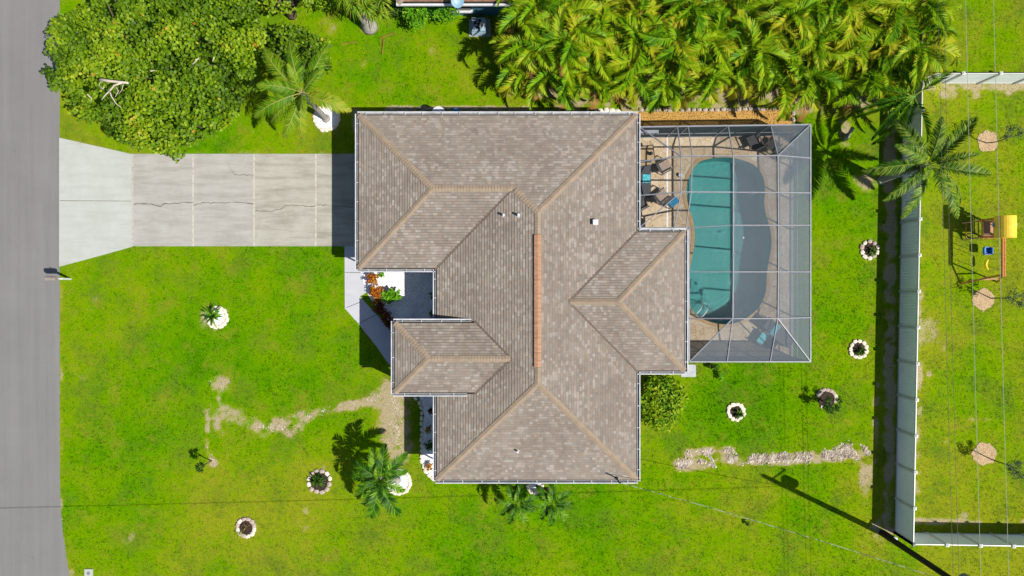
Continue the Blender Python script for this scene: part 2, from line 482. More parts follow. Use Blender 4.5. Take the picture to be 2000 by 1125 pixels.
def ground_masks(x, y):
    """photo-pixel ground coordinates -> bare-soil amount, lushness"""
    n1 = fbm(x * PX, y * PX, 1.1, 4) - 0.5
    n2 = fbm(x * PX + 50, y * PX + 20, 0.22, 4) - 0.5
    n3 = fbm(x * PX + 90, y * PX - 20, 3.2, 3) - 0.5
    d = np.zeros(x.shape)
    def blob(cx, cy, r, s=1.0, ry=None):
        nonlocal d
        ry = ry or r
        q = np.hypot((x - cx) / r, (y - cy) / ry)
        d = np.maximum(d, np.clip(1.35 - q, 0, 1) * s)
    def line(pts, w, s=1.0):
        nonlocal d
        for a, b in zip(pts, pts[1:]):
            d = np.maximum(d, np.clip(1.4 - segdist(x, y, a, b) / w, 0, 1) * s)
    # scar of dug-up lawn in the front yard
    line([(770, 770), (765, 800), (770, 850), (780, 880)], 34, 1.0)
    line([(795, 775), (740, 775), (690, 790)], 13, 0.85); line([(690, 790), (640, 800), (600, 812)], 11, 0.66)
    line([(600, 812), (560, 826), (510, 832)], 15, 0.6)
    blob(568, 838, 30, 0.72, 22); blob(507, 832, 24, 0.8, 16)
    line([(432, 800), (428, 830), (440, 850)], 13, 0.55)
    line([(405, 810), (405, 880), (416, 902)], 5, 0.72)
    blob(430, 752, 26, 0.85, 18); blob(417, 905, 10, 1.0)
    line([(425, 770), (428, 800)], 6, 0.6)
    line([(410, 800), (520, 835)], 22, 0.45)
    blob(420, 620, 36, 0.62); blob(623, 915, 26, 0.62, 14); blob(480, 1032, 27, 0.55); blob(780, 945, 32, 0.5); blob(638, 236, 34, 0.6); blob(1437, 804, 22, 0.4); blob(1676, 682, 22, 0.35)
    # rubble trench in the back yard
    line([(1325, 908), (1365, 906), (1420, 900), (1500, 898), (1600, 893), (1690, 885)], 12, 1.0)
    line([(1345, 885), (1380, 880), (1430, 880)], 9, 0.75); blob(1660, 885, 40, 0.8, 18)
    blob(1692, 930, 17, 0.95, 40); line([(1712, 770), (1708, 900)], 8, 0.85); line([(1716, 740), (1714, 790)], 6, 0.7)
    line([(1740, 170), (1736, 1035)], 13, 0.9); line([(1725, 380), (1720, 480)], 10, 0.35)
    blob(1650, 262, 17, 0.85, 30); blob(1690, 352, 26, 0.6); blob(1700, 488, 26, 0.45); blob(1610, 780, 24, 0.3)
    blob(1715, 1030, 34, 0.5, 20); blob(1700, 1060, 40, 0.35, 24)
    # neighbour's yard by the fences
    line([(1808, 165), (1850, 168), (2010, 168)], 10, 0.95); blob(1850, 178, 30, 0.8, 16); blob(1905, 178, 14, 0.7, 18); blob(1965, 176, 20, 0.8, 14)
    line([(1790, 1018), (1880, 1018)], 8, 0.85); line([(1880, 1022), (2010, 1018)], 6, 0.6); blob(1880, 1012, 14, 0.7)
    line([(1798, 560), (1792, 960)], 8, 0.55); blob(1815, 650, 26, 0.5, 40); blob(1850, 680, 16, 0.55, 20); blob(1815, 730, 8, 0.6); blob(1915, 820, 26, 0.45, 8); blob(1845, 860, 9, 0.7)
    # under the palm grove, the crown of the shade tree and along the house
    line([(1000, 165), (1250, 205)], 30, 0.75); line([(1250, 150), (1740, 150)], 70, 0.9); line([(1250, 60), (1740, 60)], 80, 0.9); line([(1030, 60), (1250, 120)], 60, 0.7)
    line([(760, 210), (1240, 212)], 5, 0.8); line([(700, 235), (1240, 235)], 24, 0.9)
    line([(1232, 735), (1232, 935)], 10, 0.9); line([(850, 925), (1235, 925)], 9, 0.75); blob(1245, 860, 20, 0.3, 90)
    blob(645, 50, 26, 0.45); blob(720, 52, 16, 0.8); blob(820, 85, 12, 0.3, 24); blob(845, 100, 16, 0.3); blob(710, 125, 8, 0.4, 14); blob(640, 210, 10, 0.3)
    blob(600, 1010, 34, 0.42, 46); blob(250, 1045, 40, 0.36, 24); blob(180, 590, 30, 0.32, 26); blob(160, 720, 26, 0.2, 60)
    line([(118, 560), (118, 1000)], 7, 0.35); line([(122, 1010), (140, 1130)], 8, 0.45); line([(260, 297), (690, 297)], 5, 0.25)
    n4 = fbm(x * PX - 40, y * PX + 70, 2.2, 4) - 0.5
    d = np.clip(d + (n1 * 0.9 + n3 * 0.8 + n4 * 1.7 - 0.1) * np.clip(d * 1.7, 0, 1), 0, 1)
    lush = 0.50 + n2 * 1.25 + n1 * 0.45 + n3 * 0.25
    lush += 0.22 * np.clip(1 - np.hypot((x - 560) / 330, (y - 640) / 240), 0, 1)
    lush += 0.18 * np.clip(1 - np.hypot((x - 1100) / 420, (y - 1010) / 170), 0, 1)
    lush += 0.22 * np.clip(1 - np.hypot((x - 1480) / 300, (y - 820) / 180), 0, 1)
    lush += 0.18 * np.clip(1 - np.hypot((x - 400) / 130, (y - 700) / 220), 0, 1)
    lush -= 0.22 * np.clip(1 - np.abs(x - 150) / 110, 0, 1)
    lush -= 0.34 * (x > 1790)
    lush -= 0.18 * np.clip(1 - np.hypot((x - 420) / 300, (y - 980) / 150), 0, 1)
    lush -= 0.55 * np.clip(d * 1.6, 0, 1)
    return d, np.clip(lush, 0, 1)

def build_lawn():
    st = 0.125
    xs = np.arange(-33, 35.01, st); ys = np.arange(-21, 22.01, st)
    X, Y = np.meshgrid(xs, ys)
    nx, ny = len(xs), len(ys)
    pxx, pyy = X / PX + 1000, 562.5 - Y / PX
    d, l = ground_masks(pxx, pyy)
    Z = (fbm(X, Y, 0.5, 3) - 0.5) * 0.012
    V = np.stack([X, Y, Z], -1).reshape(-1, 3)
    idx = np.arange(nx * ny).reshape(ny, nx)
    Fq = np.stack([idx[:-1, :-1], idx[:-1, 1:], idx[1:, 1:], idx[1:, :-1]], -1).reshape(-1, 4)
    cx = pxx[:-1, :-1].ravel() + st / PX / 2; cy = pyy[:-1, :-1].ravel() - st / PX / 2
    keep = ~inpoly(cx, cy, [(1215, 274), (1536, 274), (1536, 690), (1215, 690)])
    Fq = Fq[keep]
    x0, x1, y0, y1 = xs[0], xs[-1], ys[0], ys[-1]
    B = 700.0
    ring = np.array([(-B, -B, 0), (B, -B, 0), (B, B, 0), (-B, B, 0)])
    n0 = len(V)
    V = np.vstack([V, ring])
    c = [idx[0, 0], idx[0, -1], idx[-1, -1], idx[-1, 0]]
    edge = [list(idx[0, :]), list(idx[:, -1]), list(idx[-1, ::-1]), list(idx[::-1, 0])]
    faces = Fq.tolist()
    for k in range(4):
        a, b = n0 + k, n0 + (k + 1) % 4
        faces.append([a, b] + edge[k][::-1])
    me = bpy.data.meshes.new('lawn')
    me.from_pydata(V.tolist(), [], faces)
    for nm, arr in (('dirt', d), ('lush', l)):
        a = me.attributes.new(nm, 'FLOAT', 'POINT')
        a.data.foreach_set('value', np.concatenate([arr.ravel(), np.full(4, 0.0 if nm == 'dirt' else 0.5)]).astype(np.float32))
    me.materials.append(M_LAWN)
    smooth(me)
    tag(obj_of('lawn', me), 'bright green lawn with sandy bare patches around the house', kind='structure')
build_lawn()

def sheet(name, poly, z, mtl, label, thick=0.0, fn=G):
    pts = [fn(*p) for p in poly]
    b = MB()
    if thick: b.prism(pts, z - thick, z)
    else: b.face([(p.x, p.y, z) for p in pts])
    o = b.build(name, mtl)
    return tag(o, label, kind='structure')
sheet('road', ROAD_PX, 0.012, M_ASPHALT, 'grey asphalt street along the left edge')
sheet('driveway_apron', APRON_PX, 0.022, M_APRON, 'pale flared concrete apron between street and driveway', 0.1)

drv = thing('driveway', G(490, 390), 'weathered concrete driveway of jointed slabs leading to the garage', None, kind='structure')
for i in range(4):
    a, b_ = DRIVE_X[i] + 1.0, DRIVE_X[i + 1] - 1.0
    MB().prism([G(a, DRIVE_Y[0]), G(a, DRIVE_Y[1]), G(b_, DRIVE_Y[1]), G(b_, DRIVE_Y[0])], -0.08, 0.026).build('slab', M_SLAB if i < 2 else M_SLAB2, drv)
m = MB()
for x in DRIVE_X[:4]:
    m.prism([G(x - 1.6, 300.5), G(x - 1.6, 481), G(x + 1.6, 481), G(x + 1.6, 300.5)], -0.05, 0.030 if x > 300 else 0.016)
m.build('joint', M_JOINT, drv)
def crack(pts, w, seed):
    r = random.Random(seed)
    b = MB()
    fine = []
    for (x0, y0), (x1, y1) in zip(pts, pts[1:]):
        n = max(2, int(math.hypot(x1 - x0, y1 - y0) / 4))
        for k in range(n):
            t = k / n
            fine.append((x0 + (x1 - x0) * t + r.uniform(-1.1, 1.1), y0 + (y1 - y0) * t + r.uniform(-1.3, 1.3)))
    fine.append(pts[-1])
    ws = [w * r.uniform(0.4, 1.3) for _ in fine]
    for i in range(len(fine) - 1):
        a, c = fine[i], fine[i + 1]
        b.face([G(a[0], a[1] - ws[i], 0.0315), G(a[0], a[1] + ws[i], 0.0315), G(c[0], c[1] + ws[i + 1], 0.0315), G(c[0], c[1] - ws[i + 1], 0.0315)])
    return b
for i, (pts, w) in enumerate([
        ([(262, 399), (285, 398), (300, 399), (314, 403), (324, 397), (345, 398), (360, 395), (377, 395)], 1.0),
        ([(379, 401), (392, 397), (410, 396), (440, 397), (465, 395), (496, 398)], 0.8),
        ([(498, 412), (525, 413), (545, 410), (560, 402), (578, 400), (600, 403), (617, 402)], 0.7),
        ([(619, 400), (640, 401), (655, 403), (690, 404)], 0.6),
        ([(445, 318), (452, 332), (458, 342), (475, 341), (495, 343)], 0.6)]):
    crack(pts, w, i).build('crack', M_CRACK, drv)
m = MB(); m.face([G(117, 391.4, 0.0255), G(117, 392.4, 0.0255), G(257, 393.4, 0.0255), G(257, 392.4, 0.0255)])
m.build('joint', M_CRACK, bpy.data.objects['driveway_apron'])

sheet('walkway', WALK_PX, 0.024, M_WALK, 'angled white concrete walkway from the driveway to the front porch', 0.08)
m = MB()
for a, b_ in (((674, 532), (704, 532.5)), ((676, 601), (704, 590)), ((700, 632), (745, 610))):
    m.face([G(a[0], a[1] - .6, 0.0265), G(a[0], a[1] + .6, 0.0265), G(b_[0], b_[1] + .6, 0.0265), G(b_[0], b_[1] - .6, 0.0265)])
m.build('joint', M_CRACK, bpy.data.objects['walkway'])
sheet('gravel_bed', BED_PX, 0.034, M_GRAVEL, 'white gravel courtyard bed between garage and porch', 0.06)
sheet('side_gravel_bed', BED2_PX, 0.034, M_GRAVEL, 'curved white gravel bed along the front bedroom wall', 0.06)
sheet('mulch_strip', MULCH_PX, 0.024, M_MULCH, 'golden mulch strip behind the pool cage', 0.05)

# ------------------------------------------------------------------ hip roofs made of single shingles
PITCH = 0.30
def clip_rect(poly, x0, x1, y0, y1):
    def cl(p, inside, cut):
        out = []
        for i in range(len(p)):
            a, b = p[i - 1], p[i]
            ia, ib = inside(a), inside(b)
            if ib:
                if not ia: out.append(cut(a, b))
                out.append(b)
            elif ia: out.append(cut(a, b))
        return out
    def cx(x): return lambda a, b: (x, a[1] + (b[1] - a[1]) * (x - a[0]) / (b[0] - a[0]))
    def cy(y): return lambda a, b: (a[0] + (b[0] - a[0]) * (y - a[1]) / (b[1] - a[1]), y)
    for ins, cut in ((lambda q: q[0] >= x0, cx(x0)), (lambda q: q[0] <= x1, cx(x1)), (lambda q: q[1] >= y0, cy(y0)), (lambda q: q[1] <= y1, cy(y1))):
        poly = cl(poly, ins, cut)
        if len(poly) < 3: return []
    return poly
def area2(p):
    return abs(sum(p[i - 1][0] * p[i][1] - p[i][0] * p[i - 1][1] for i in range(len(p)))) / 2

def patch_noise(x, y):
    return float(fbm(np.array([x]), np.array([y]), 0.9, 2)[0])
class Roof:
    """faces given as plan polygons with a downhill direction"""
    def __init__(s, z_eave, exposure=0.135, tab=0.31, seed=1):
        s.z, s.e, s.tab = z_eave, exposure, tab
        s.r = random.Random(seed)
        s.sh, s.deck = MB(), MB()
    def face(s, pts, down, inset=0.10):
        """pts: world xy; first edge lies on the eave"""
        dn = Vector(down)
        al = Vector((-dn.y, dn.x))
        o = Vector(pts[0][:2])
        loc = [((Vector(p[:2]) - o).dot(al), -(Vector(p[:2]) - o).dot(dn)) for p in pts]
        W = lambda u, w, h: (o.x + al.x * u - dn.x * w, o.y + al.y * u - dn.y * w, s.z + PITCH * w + h)
        s.deck.face([W(u, max(w, 0), -0.012) for u, w in loc])
        us = [q[0] for q in loc]; ws = [q[1] for q in loc]
        w = inset
        row = 0
        while w < max(ws):
            w1 = w + s.e
            u = min(us) - s.tab * s.r.random()
            shade = s.r.uniform(-0.06, 0.06)
            while u < max(us):
                tw = s.tab * s.r.choice((0.42, 0.5, 0.6, 0.7, 0.85))
                q = clip_rect(loc, u, u + tw, w, w1)
                if q and area2(q) > 2e-4:
                    h0 = 0.026 + s.r.uniform(-0.004, 0.006)
                    v = s.r.random()
                    cl = patch_noise(o.x + al.x * u - dn.x * w, o.y + al.y * u - dn.y * w)
                    v = 0.24 + 0.3 * v + shade * 0.5 if v < 0.74 + 0.5 * (0.5 - cl) else 0.5 + 0.32 * s.r.random()
                    f = lambda ww: h0 * (1 - (ww - w) / s.e) + 0.002
                    s.sh.face([W(a, b, f(b)) for a, b in q], min(max(v, 0), 1))
                    low = [a for a, b in q if abs(b - w) < 1e-6]
                    if len(low) >= 2:
                        a0, a1 = min(low), max(low)
                        s.sh.face([W(a0, w - 0.014, -0.002), W(a1, w - 0.014, -0.002), W(a1, w, f(w)), W(a0, w, f(w))], 0.0)  # dark mat edge, its colour also painting the shadow line under each course
                u += tw
            w = w1
            row += 1
    def caps(s, b, lo, hi, drop, width=0.15, exposure=0.15):
        lo, hi = Vector(lo), Vector(hi)
        d = hi - lo
        L = d.length
        dh = Vector((d.x, d.y, 0)).normalized()
        side = Vector((-dh.y, dh.x, 0))
        n = max(1, int(L / exposure))
        d.normalize()
        for i in range(n):
            a = lo + d * (L * i / n)
            c = lo + d * (min(L, L * i / n + exposure * 1.25))
            v = s.r.random()
            h0, h1 = 0.052, 0.03
            A = [a + side * width + Vector((0, 0, h0 - drop * width)), a + Vector((0, 0, h0 + .01)), a - side * width + Vector((0, 0, h0 - drop * width))]
            C = [c + side * width + Vector((0, 0, h1 - drop * width)), c + Vector((0, 0, h1 + .01)), c - side * width + Vector((0, 0, h1 - drop * width))]
            b.face([A[0], A[1], C[1], C[0]], v); b.face([A[1], A[2], C[2], C[1]], v)
            dz = Vector((0, 0, 0.03))
            b.face([A[0] - dz, A[1] - dz, A[1], A[0]], v); b.face([A[1] - dz, A[2] - dz, A[2], A[1]], v)

ZE, ZP = 2.75, 3.36
def g2(x, y): v = G(x, y); return (v.x, v.y)
house = thing('house', G(1045, 560), 'single-storey house with brown shingled hip roof and white gutters', 'house')

def walls(poly, z1, parent, mtl, inset):
    """vertical walls set in from the eave line"""
    n = len(poly)
    pts = [Vector((*g2(*p), 0)) for p in poly]
    sgn = 1 if sum(pts[i - 1].x * pts[i].y - pts[i].x * pts[i - 1].y for i in range(n)) > 0 else -1
    q = []
    for i in range(n):
        a, b, c = pts[i - 1], pts[i], pts[(i + 1) % n]
        d1, d2 = (b - a).normalized(), (c - b).normalized()
        n1, n2 = Vector((-d1.y, d1.x, 0)) * sgn, Vector((-d2.y, d2.x, 0)) * sgn
        q.append(b + (n1 + n2) * inset if abs(n1.dot(n2)) < 0.5 else b + n1 * inset)
    return MB().prism(q, -0.1, z1).build('wall', mtl, parent)
walls([(719, 246), (1229, 246), (1229, 458), (1316, 458), (1316, 715.5), (1229, 715.5), (1229, 913.5), (860.5, 913.5), (860.5, 529.5), (719, 529.5)], 2.6, house, M_STUCCO, 0.55)

xw, xe, yN, yS = 860.5, 1229.0, 246.0, 913.5
xg, yG = 719.0, 529.5
hm, hg = (xe - xw) / 2, (yG - yN) / 2
rx = (xw + xe) / 2
wy0, wy1, wx = 458.0, 715.5, 1316.0
hw = (wy1 - wy0) / 2
ry = (wy0 + wy1) / 2
gy = (yN + yG) / 2
roof = Roof(ZE, seed=3)
W_, E_, N_, S_ = (-1, 0), (1, 0), (0, 1), (0, -1)
def rf(r, pts, down, **k): r.face([g2(*p) for p in pts], down, **k)
rf(roof, [(xg, yN), (xe, yN), (rx, yN + hm), (xw + hg, gy), (xg + hg, gy)], N_)
rf(roof, [(xg, yG), (xg, yN), (xg + hg, gy)], W_)
rf(roof, [(xg, yG), (xg + hg, gy), (xw + hg, gy), (xw, yG)], S_)
rf(roof, [(xw, yS), (xw, yG), (xw + hg, gy), (rx, yN + hm), (rx, yS - hm)], W_)
rf(roof, [(xw, yS), (rx, yS - hm), (xe, yS)], S_)
rf(roof, [(xe, yN), (xe, wy0), (xe - hw, ry), (xe, wy1), (xe, yS), (rx, yS - hm), (rx, yN + hm)], E_)
rf(roof, [(xe, wy0), (wx, wy0), (wx - hw, ry), (xe - hw, ry)], N_)
rf(roof, [(wx, wy0), (wx, wy1), (wx - hw, ry)], E_)
rf(roof, [(wx, wy1), (xe, wy1), (xe - hw, ry), (wx - hw, ry)], S_)
porch = Roof(ZP, seed=5)
px0, py0, py1 = 788.0, 621.5, 752.0
hp = (py1 - py0) / 2
pry = (py0 + py1) / 2
pin = (ZP - ZE) / PITCH / PX
rf(porch, [(px0, py0), (xw + pin, py0), (xw + pin + hp, pry), (px0 + hp, pry)], N_)
rf(porch, [(px0, py1), (px0, py0), (px0 + hp, pry)], W_)
rf(porch, [(px0, py1), (px0 + hp, pry), (xw + pin + hp, pry), (xw + pin, py1)], S_)
for r in (porch,):
    roof.sh.v, base = roof.sh.v, len(roof.sh.v)
    roof.sh.v += r.sh.v
    roof.sh.f += [tuple(i + base for i in f) for f in r.sh.f]
    roof.sh.c += r.sh.c
    base = len(roof.deck.v)
    roof.deck.v += r.deck.v
    roof.deck.f += [tuple(i + base for i in f) for f in r.deck.f]
    roof.deck.c += r.deck.c
# soffits close the eaves from below
MAIN_EAVE = [(719, 246), (1229, 246), (1229, 458), (1316, 458), (1316, 715.5), (1229, 715.5), (1229, 913.5), (860.5, 913.5), (860.5, 529.5), (719, 529.5)]
roof.deck.prism([G(*p) for p in MAIN_EAVE], ZE - 0.16, ZE - 0.03)
roof.deck.prism([G(px0, py0), G(px0, py1), G(xw + 20, py1), G(xw + 20, py0)], ZP - 0.16, ZP - 0.03)
ro = roof.deck.build('roof', M_DECKING, house)
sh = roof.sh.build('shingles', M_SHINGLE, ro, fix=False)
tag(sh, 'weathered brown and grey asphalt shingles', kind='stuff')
def zr(x, y, z0, w): return G(x, y, z0 + PITCH * w * PX)
cap = MB()
HIP = PITCH / math.sqrt(2)
for a, b_, dr in [
        (G(xg, yN, ZE), zr(xg + hg, gy, ZE, hg), HIP), (G(xg, yG, ZE), zr(xg + hg, gy, ZE, hg), HIP),
        (zr(xg + hg, gy, ZE, hg), zr(xw + hg, gy, ZE, hg), PITCH), (zr(xw + hg, gy, ZE, hg), zr(rx, yN + hm, ZE, hm), HIP),
        (G(xe, yN, ZE), zr(rx, yN + hm, ZE, hm), HIP), (G(xw, yS, ZE), zr(rx, yS - hm, ZE, hm), HIP), (G(xe, yS, ZE), zr(rx, yS - hm, ZE, hm), HIP),
        (zr(rx, yN + hm, ZE, hm), zr(rx, 474, ZE, hm), PITCH), (zr(rx, yS - hm, ZE, hm), zr(rx, 701, ZE, hm), PITCH),
        (G(wx, wy0, ZE), zr(wx - hw, ry, ZE, hw), HIP), (G(wx, wy1, ZE), zr(wx - hw, ry, ZE, hw), HIP), (zr(wx - hw, ry, ZE, hw), zr(xe - hw, ry, ZE, hw), PITCH),
        (G(px0, py0, ZP), zr(px0 + hp, pry, ZP, hp), HIP), (G(px0, py1, ZP), zr(px0 + hp, pry, ZP, hp), HIP), (zr(px0 + hp, pry, ZP, hp), zr(xw + pin + hp, pry, ZP, hp), PITCH)]:
    a, b_ = Vector(a), Vector(b_)
    if dr == HIP: a = a + (b_ - a).normalized() * 0.12
    roof.caps(cap, a, b_, dr)
tag(cap.build('ridge_cap', M_CAP, ro, fix=False), 'tan cap shingles along the ridges and hips', kind='stuff')

# thin dark strips laid over the shingles along the valleys
for a, b_, z0, w0_, w1_ in (((xw, yG), (xw + hg, gy), ZE, 0, hg), ((xe, wy0), (xe - hw, ry), ZE, 0, hw), ((xe, wy1), (xe - hw, ry), ZE, 0, hw), ((xw + pin, py0), (xw + pin + hp, pry), ZP, 0, hp), ((xw + pin, py1), (xw + pin + hp, pry), ZP, 0, hp)):
    A, B = zr(*a, z0, w0_), zr(*b_, z0, w1_)
    d = Vector((B.x - A.x, B.y - A.y, 0)).normalized(); sd = Vector((-d.y, d.x, 0)) * 0.045
    u = Vector((0, 0, 0.036)); e = Vector((0, 0, 0.012))
    q = MB(); q.face([A + sd + u + e, A + u, B + u, B + sd + u + e]); q.face([A + u, A - sd + u + e, B - sd + u + e, B + u])
    q.build('valley_strip', M_VALLEY, ro, fix=False)

# terracotta ridge vent, plumbing vents, service mast
vt = MB()
zt_ = ZE + PITCH * hm * PX
a0, a1 = G(rx, 470), G(rx, 700)
n = 9
for i in range(n):
    ya, yb = a0.y + (a1.y - a0.y) * i / n, a0.y + (a1.y - a0.y) * (i + 1) / n - (-0.008)
    x = a0.x
    prof = [(-0.175, -0.06), (-0.175, 0.05), (0, 0.08), (0.175, 0.05), (0.175, -0.06)]
    A = [(x + u, ya, zt_ + 0.02 + w) for u, w in prof]
    B = [(x + u, yb, zt_ + 0.02 + w) for u, w in prof]
    for k in range(4): vt.face([A[k], A[k + 1], B[k + 1], B[k]])
    vt.face(A); vt.face(B[::-1])
tag(vt.build('ridge_vent', M_VENT, ro, fix=False), 'long orange-tan ridge vent')
def on_roof(px, py):
    """world point on the roof surface seen at that pixel (by iteration)"""
    z = 3.5
    for _ in range(30):
        p = P(px, py, z)
        gx, gy_ = p.x / PX + 1000, 562.5 - p.y / PX
        # height field as the lowest of the planes that apply
        main = min(gx - xw, xe - gx, gy_ - yN, yS - gy_)
        gar = min(gx - xg, gy_ - yN, yG - gy_)
        win = min(wx - gx, gy_ - wy0, wy1 - gy_)
        z = ZE + PITCH * PX * max(main, gar, win)
    return P(px, py, z)
def pipe_vent(px, py, r, h, hood=False):
    p = on_roof(px, py)
    b = MB()
    if hood:
        b.box((p.x - r, p.y - r, p.z - 0.02), (p.x + r, p.y + r, p.z + h))
        b.box((p.x - r * 1.25, p.y - r * 1.25, p.z + h), (p.x + r * 1.25, p.y + r * 1.25, p.z + h + 0.04))
    else:
        b.tube([p - Vector((0, 0, 0.03)), p + Vector((0, 0, 0.03))], [r * 2.0, r * 1.6], 12)
        b.tube([p, p + Vector((0, 0, h))], r, 12)
    return b
tag(pipe_vent(1162, 435, 0.105, 0.24, True).build('vent_hood', M_WHITE, ro), 'square white exhaust vent hood')
pipe_vent(984, 421, 0.06, 0.32).build('vent_pipe', M_WHITE, ro)
pipe_vent(1013, 421, 0.06, 0.34).build('vent_pipe', M_WHITE, ro)
pipe_vent(1011, 881, 0.05, 0.28).build('vent_pipe', M_WHITE, ro)
p = on_roof(1204, 933)
b = MB().tube([p, p + Vector((0, 0, 0.75)), p + Vector((-0.02, 0, 0.86)), p + Vector((0.08, -0.02, 0.9))], 0.035, 8)
b.tube([p, p + Vector((0, 0, 0.06))], 0.09, 10)
tag(b.build('service_mast', M_BLACK, ro), 'black electrical service mast')
MAST = p + Vector((0.06, -0.02, 0.86))

# gutters: U-shaped troughs with hanger straps
def gutter(a, b_, z, name='gutter'):
    """a->b along the eave with the outside on the right-hand side"""
    a, b_ = Vector((*g2(*a), 0)), Vector((*g2(*b_), 0))
    d = (b_ - a).normalized()
    out = Vector((d.y, -d.x, 0))
    q = MB()
    def slab(o0, o1, z0, z1):
        A = a + out * o0; B = a + out * o1; C = b_ + out * o1; D = b_ + out * o0
        q.prism([A, B, C, D], z0, z1)
    slab(-0.035, -0.02, z - 0.14, z + 0.0)
    slab(0.085, 0.115, z - 0.14, z - 0.012)
    slab(0.066, 0.085, z - 0.03, z - 0.012)
    slab(-0.02, 0.085, z - 0.14, z - 0.128)
    g = q.build('gutter', M_GUTTER, house)
    s = MB()
    A = a - out * 0.018 + d * 0.02; B = a + out * 0.083 + d * 0.02; C = b_ + out * 0.083 - d * 0.02; D = b_ - out * 0.018 - d * 0.02
    s.prism([A, B, C, D], z - 0.126, z - 0.115)
    s.build('gutter_sludge', M_SLUDGE, g)
    L = (b_ - a).length
    n = max(2, int(L / 0.92))
    for i in range(n):
        c = a + d * (L * (i + 0.5) / n + random.uniform(-0.06, 0.06))
        h = MB().box((-0.014, -0.06, z - 0.02), (0.014, 0.1, z + 0.004), Matrix.Translation((c.x, c.y, 0)) @ Matrix.Rotation(math.atan2(out.y, out.x) - math.pi / 2, 4, 'Z'))
        h.build('gutter_hanger', M_GUTTER, g)
def loop_gutter(poly, z, closed=True):
    n = len(poly)
    for i in range(n if closed else n - 1):
        gutter(poly[i], poly[(i + 1) % n], z)
loop_gutter([(719, 529.5), (719, 246), (1229, 246), (1229, 458), (1316, 458), (1316, 715.5), (1229, 715.5), (1229, 913.5), (860.5, 913.5), (860.5, 529.5)][::-1], ZE)
loop_gutter([(xw + pin - 6, py0), (px0, py0), (px0, py1), (xw + pin - 14, py1)], ZP, False)
# small downspouts: one from the porch gutter onto the main roof, two at the corners
pp = G(xw + pin - 3, py0 - 2, ZP - 0.06)
MB().tube([pp, pp + Vector((0.25, -0.02, -0.02)), pp + Vector((0.42, 0.12, 0.0))], [0.04, 0.045, 0.06], 8).build('downspout', M_WHITE, house)
for (x, y) in ((728, 526), (1222, 906), (868, 906)):
    c = G(x, y)
    MB().box((c.x - 0.04, c.y - 0.03, 0.05), (c.x + 0.04, c.y + 0.03, ZE - 0.1)).build('downspout', M_WHITE, house)
# porch columns, doors and windows under the eaves
for (x, y) in ((796, 630), (796, 744)):
    c = G(x, y)
    b = MB().box((c.x - 0.14, c.y - 0.14, 0.02), (c.x + 0.14, c.y + 0.14, ZP - 0.15))
    b.box((c.x - 0.19, c.y - 0.19, 0.02), (c.x + 0.19, c.y + 0.19, 0.2)); b.box((c.x - 0.19, c.y - 0.19, ZP - 0.34), (c.x + 0.19, c.y + 0.19, ZP - 0.152))
    b.build('column', M_STUCCO, house)
def on_wall(name, cx, cy, w, h, z0, axis, mtl, frame=True):
    """panel just proud of a wall; axis is the outward direction"""
    c = G(cx, cy)
    o = Vector(axis).to_3d()
    s = Vector((-o.y, o.x, 0))
    M = Matrix(((s.x, o.x, 0, c.x), (s.y, o.y, 0, c.y), (0, 0, 1, z0), (0, 0, 0, 1)))
    d = MB().box((-w / 2, -0.05, 0), (w / 2, 0.03, h), M).build(name, mtl, house)
    if frame:
        f = MB()
        t = 0.07
        f.box((-w / 2 - t, -0.05, -t), (w / 2 + t, 0.06, 0), M); f.box((-w / 2 - t, -0.05, h), (w / 2 + t, 0.06, h + t), M)
        f.box((-w / 2 - t, -0.05, 0), (-w / 2, 0.06, h), M); f.box((w / 2, -0.05, 0), (w / 2 + t, 0.06, h), M)
        f.build('frame', M_WHITE, d)
ins = 0.55 / PX
on_wall('garage_door', xg + ins, 390, 4.6, 2.15, 0.03, W_, M_WHITE)
on_wall('front_door', xw + ins, 690, 0.95, 2.05, 0.05, W_, mat('brown_front_door', (0.12, 0.06, 0.03, 1), (0.1, 0.05, 0.025, 1)))
for cx, cy, w, ax in ((xw + ins, 590, 1.2, W_), (xw + ins, 840, 1.6, W_), (960, yS - ins, 1.4, S_), (1130, yS - ins, 1.4, S_), (860, yN + ins, 1.2, N_), (1050, yN + ins, 1.4, N_), (xe - ins, 810, 1.2, E_)):
    on_wall('window', cx, cy, w, 1.2, 0.95, ax, M_GLASS)
on_wall('sliding_door', xe - ins, 350, 3.2, 2.05, 0.05, E_, M_GLASS)
on_wall('sliding_door', wx - ins, 590, 2.4, 2.05, 0.05, E_, M_GLASS)
# small white concrete pad by the rear corner
sheet('corner_pad', [(1330, 712), (1359, 712), (1359, 736), (1330, 736)], 0.03, M_WALK, 'small white concrete pad at the cage corner', 0.08)

# ------------------------------------------------------------------ neighbour's blue house at the top edge
nb = thing('neighbour_house', G(905, -60), 'blue-walled neighbouring house with brown shingled roof at top edge', 'house')
M_SHINGLE2 = mat('reddish_brown_shingles', srgb(176, 136, 112, K), srgb(140, 104, 86, K), 2.4, 0.92, 0.15, 0.5)
nx0, nx1, ny1, ny0 = 793.0, 1030.0, 46.0, -250.0
nr = Roof(ZE, seed=11)
nh = (nx1 - nx0) / 2
rf(nr, [(nx0, ny1), (nx0 + nh, ny1 - nh), (nx1, ny1)], S_)
rf(nr, [(nx0, ny0), (nx0, ny1), (nx0 + nh, ny1 - nh), (nx0 + nh, ny0 + nh)][::1], W_)
rf(nr, [(nx1, ny1), (nx1, ny0), (nx0 + nh, ny0 + nh), (nx0 + nh, ny1 - nh)], E_)
rf(nr, [(nx1, ny0), (nx0, ny0), (nx0 + nh, ny0 + nh)], N_)
nr.deck.prism([G(nx0, ny0), G(nx1, ny0), G(nx1, ny1), G(nx0, ny1)], ZE - 0.16, ZE - 0.03)
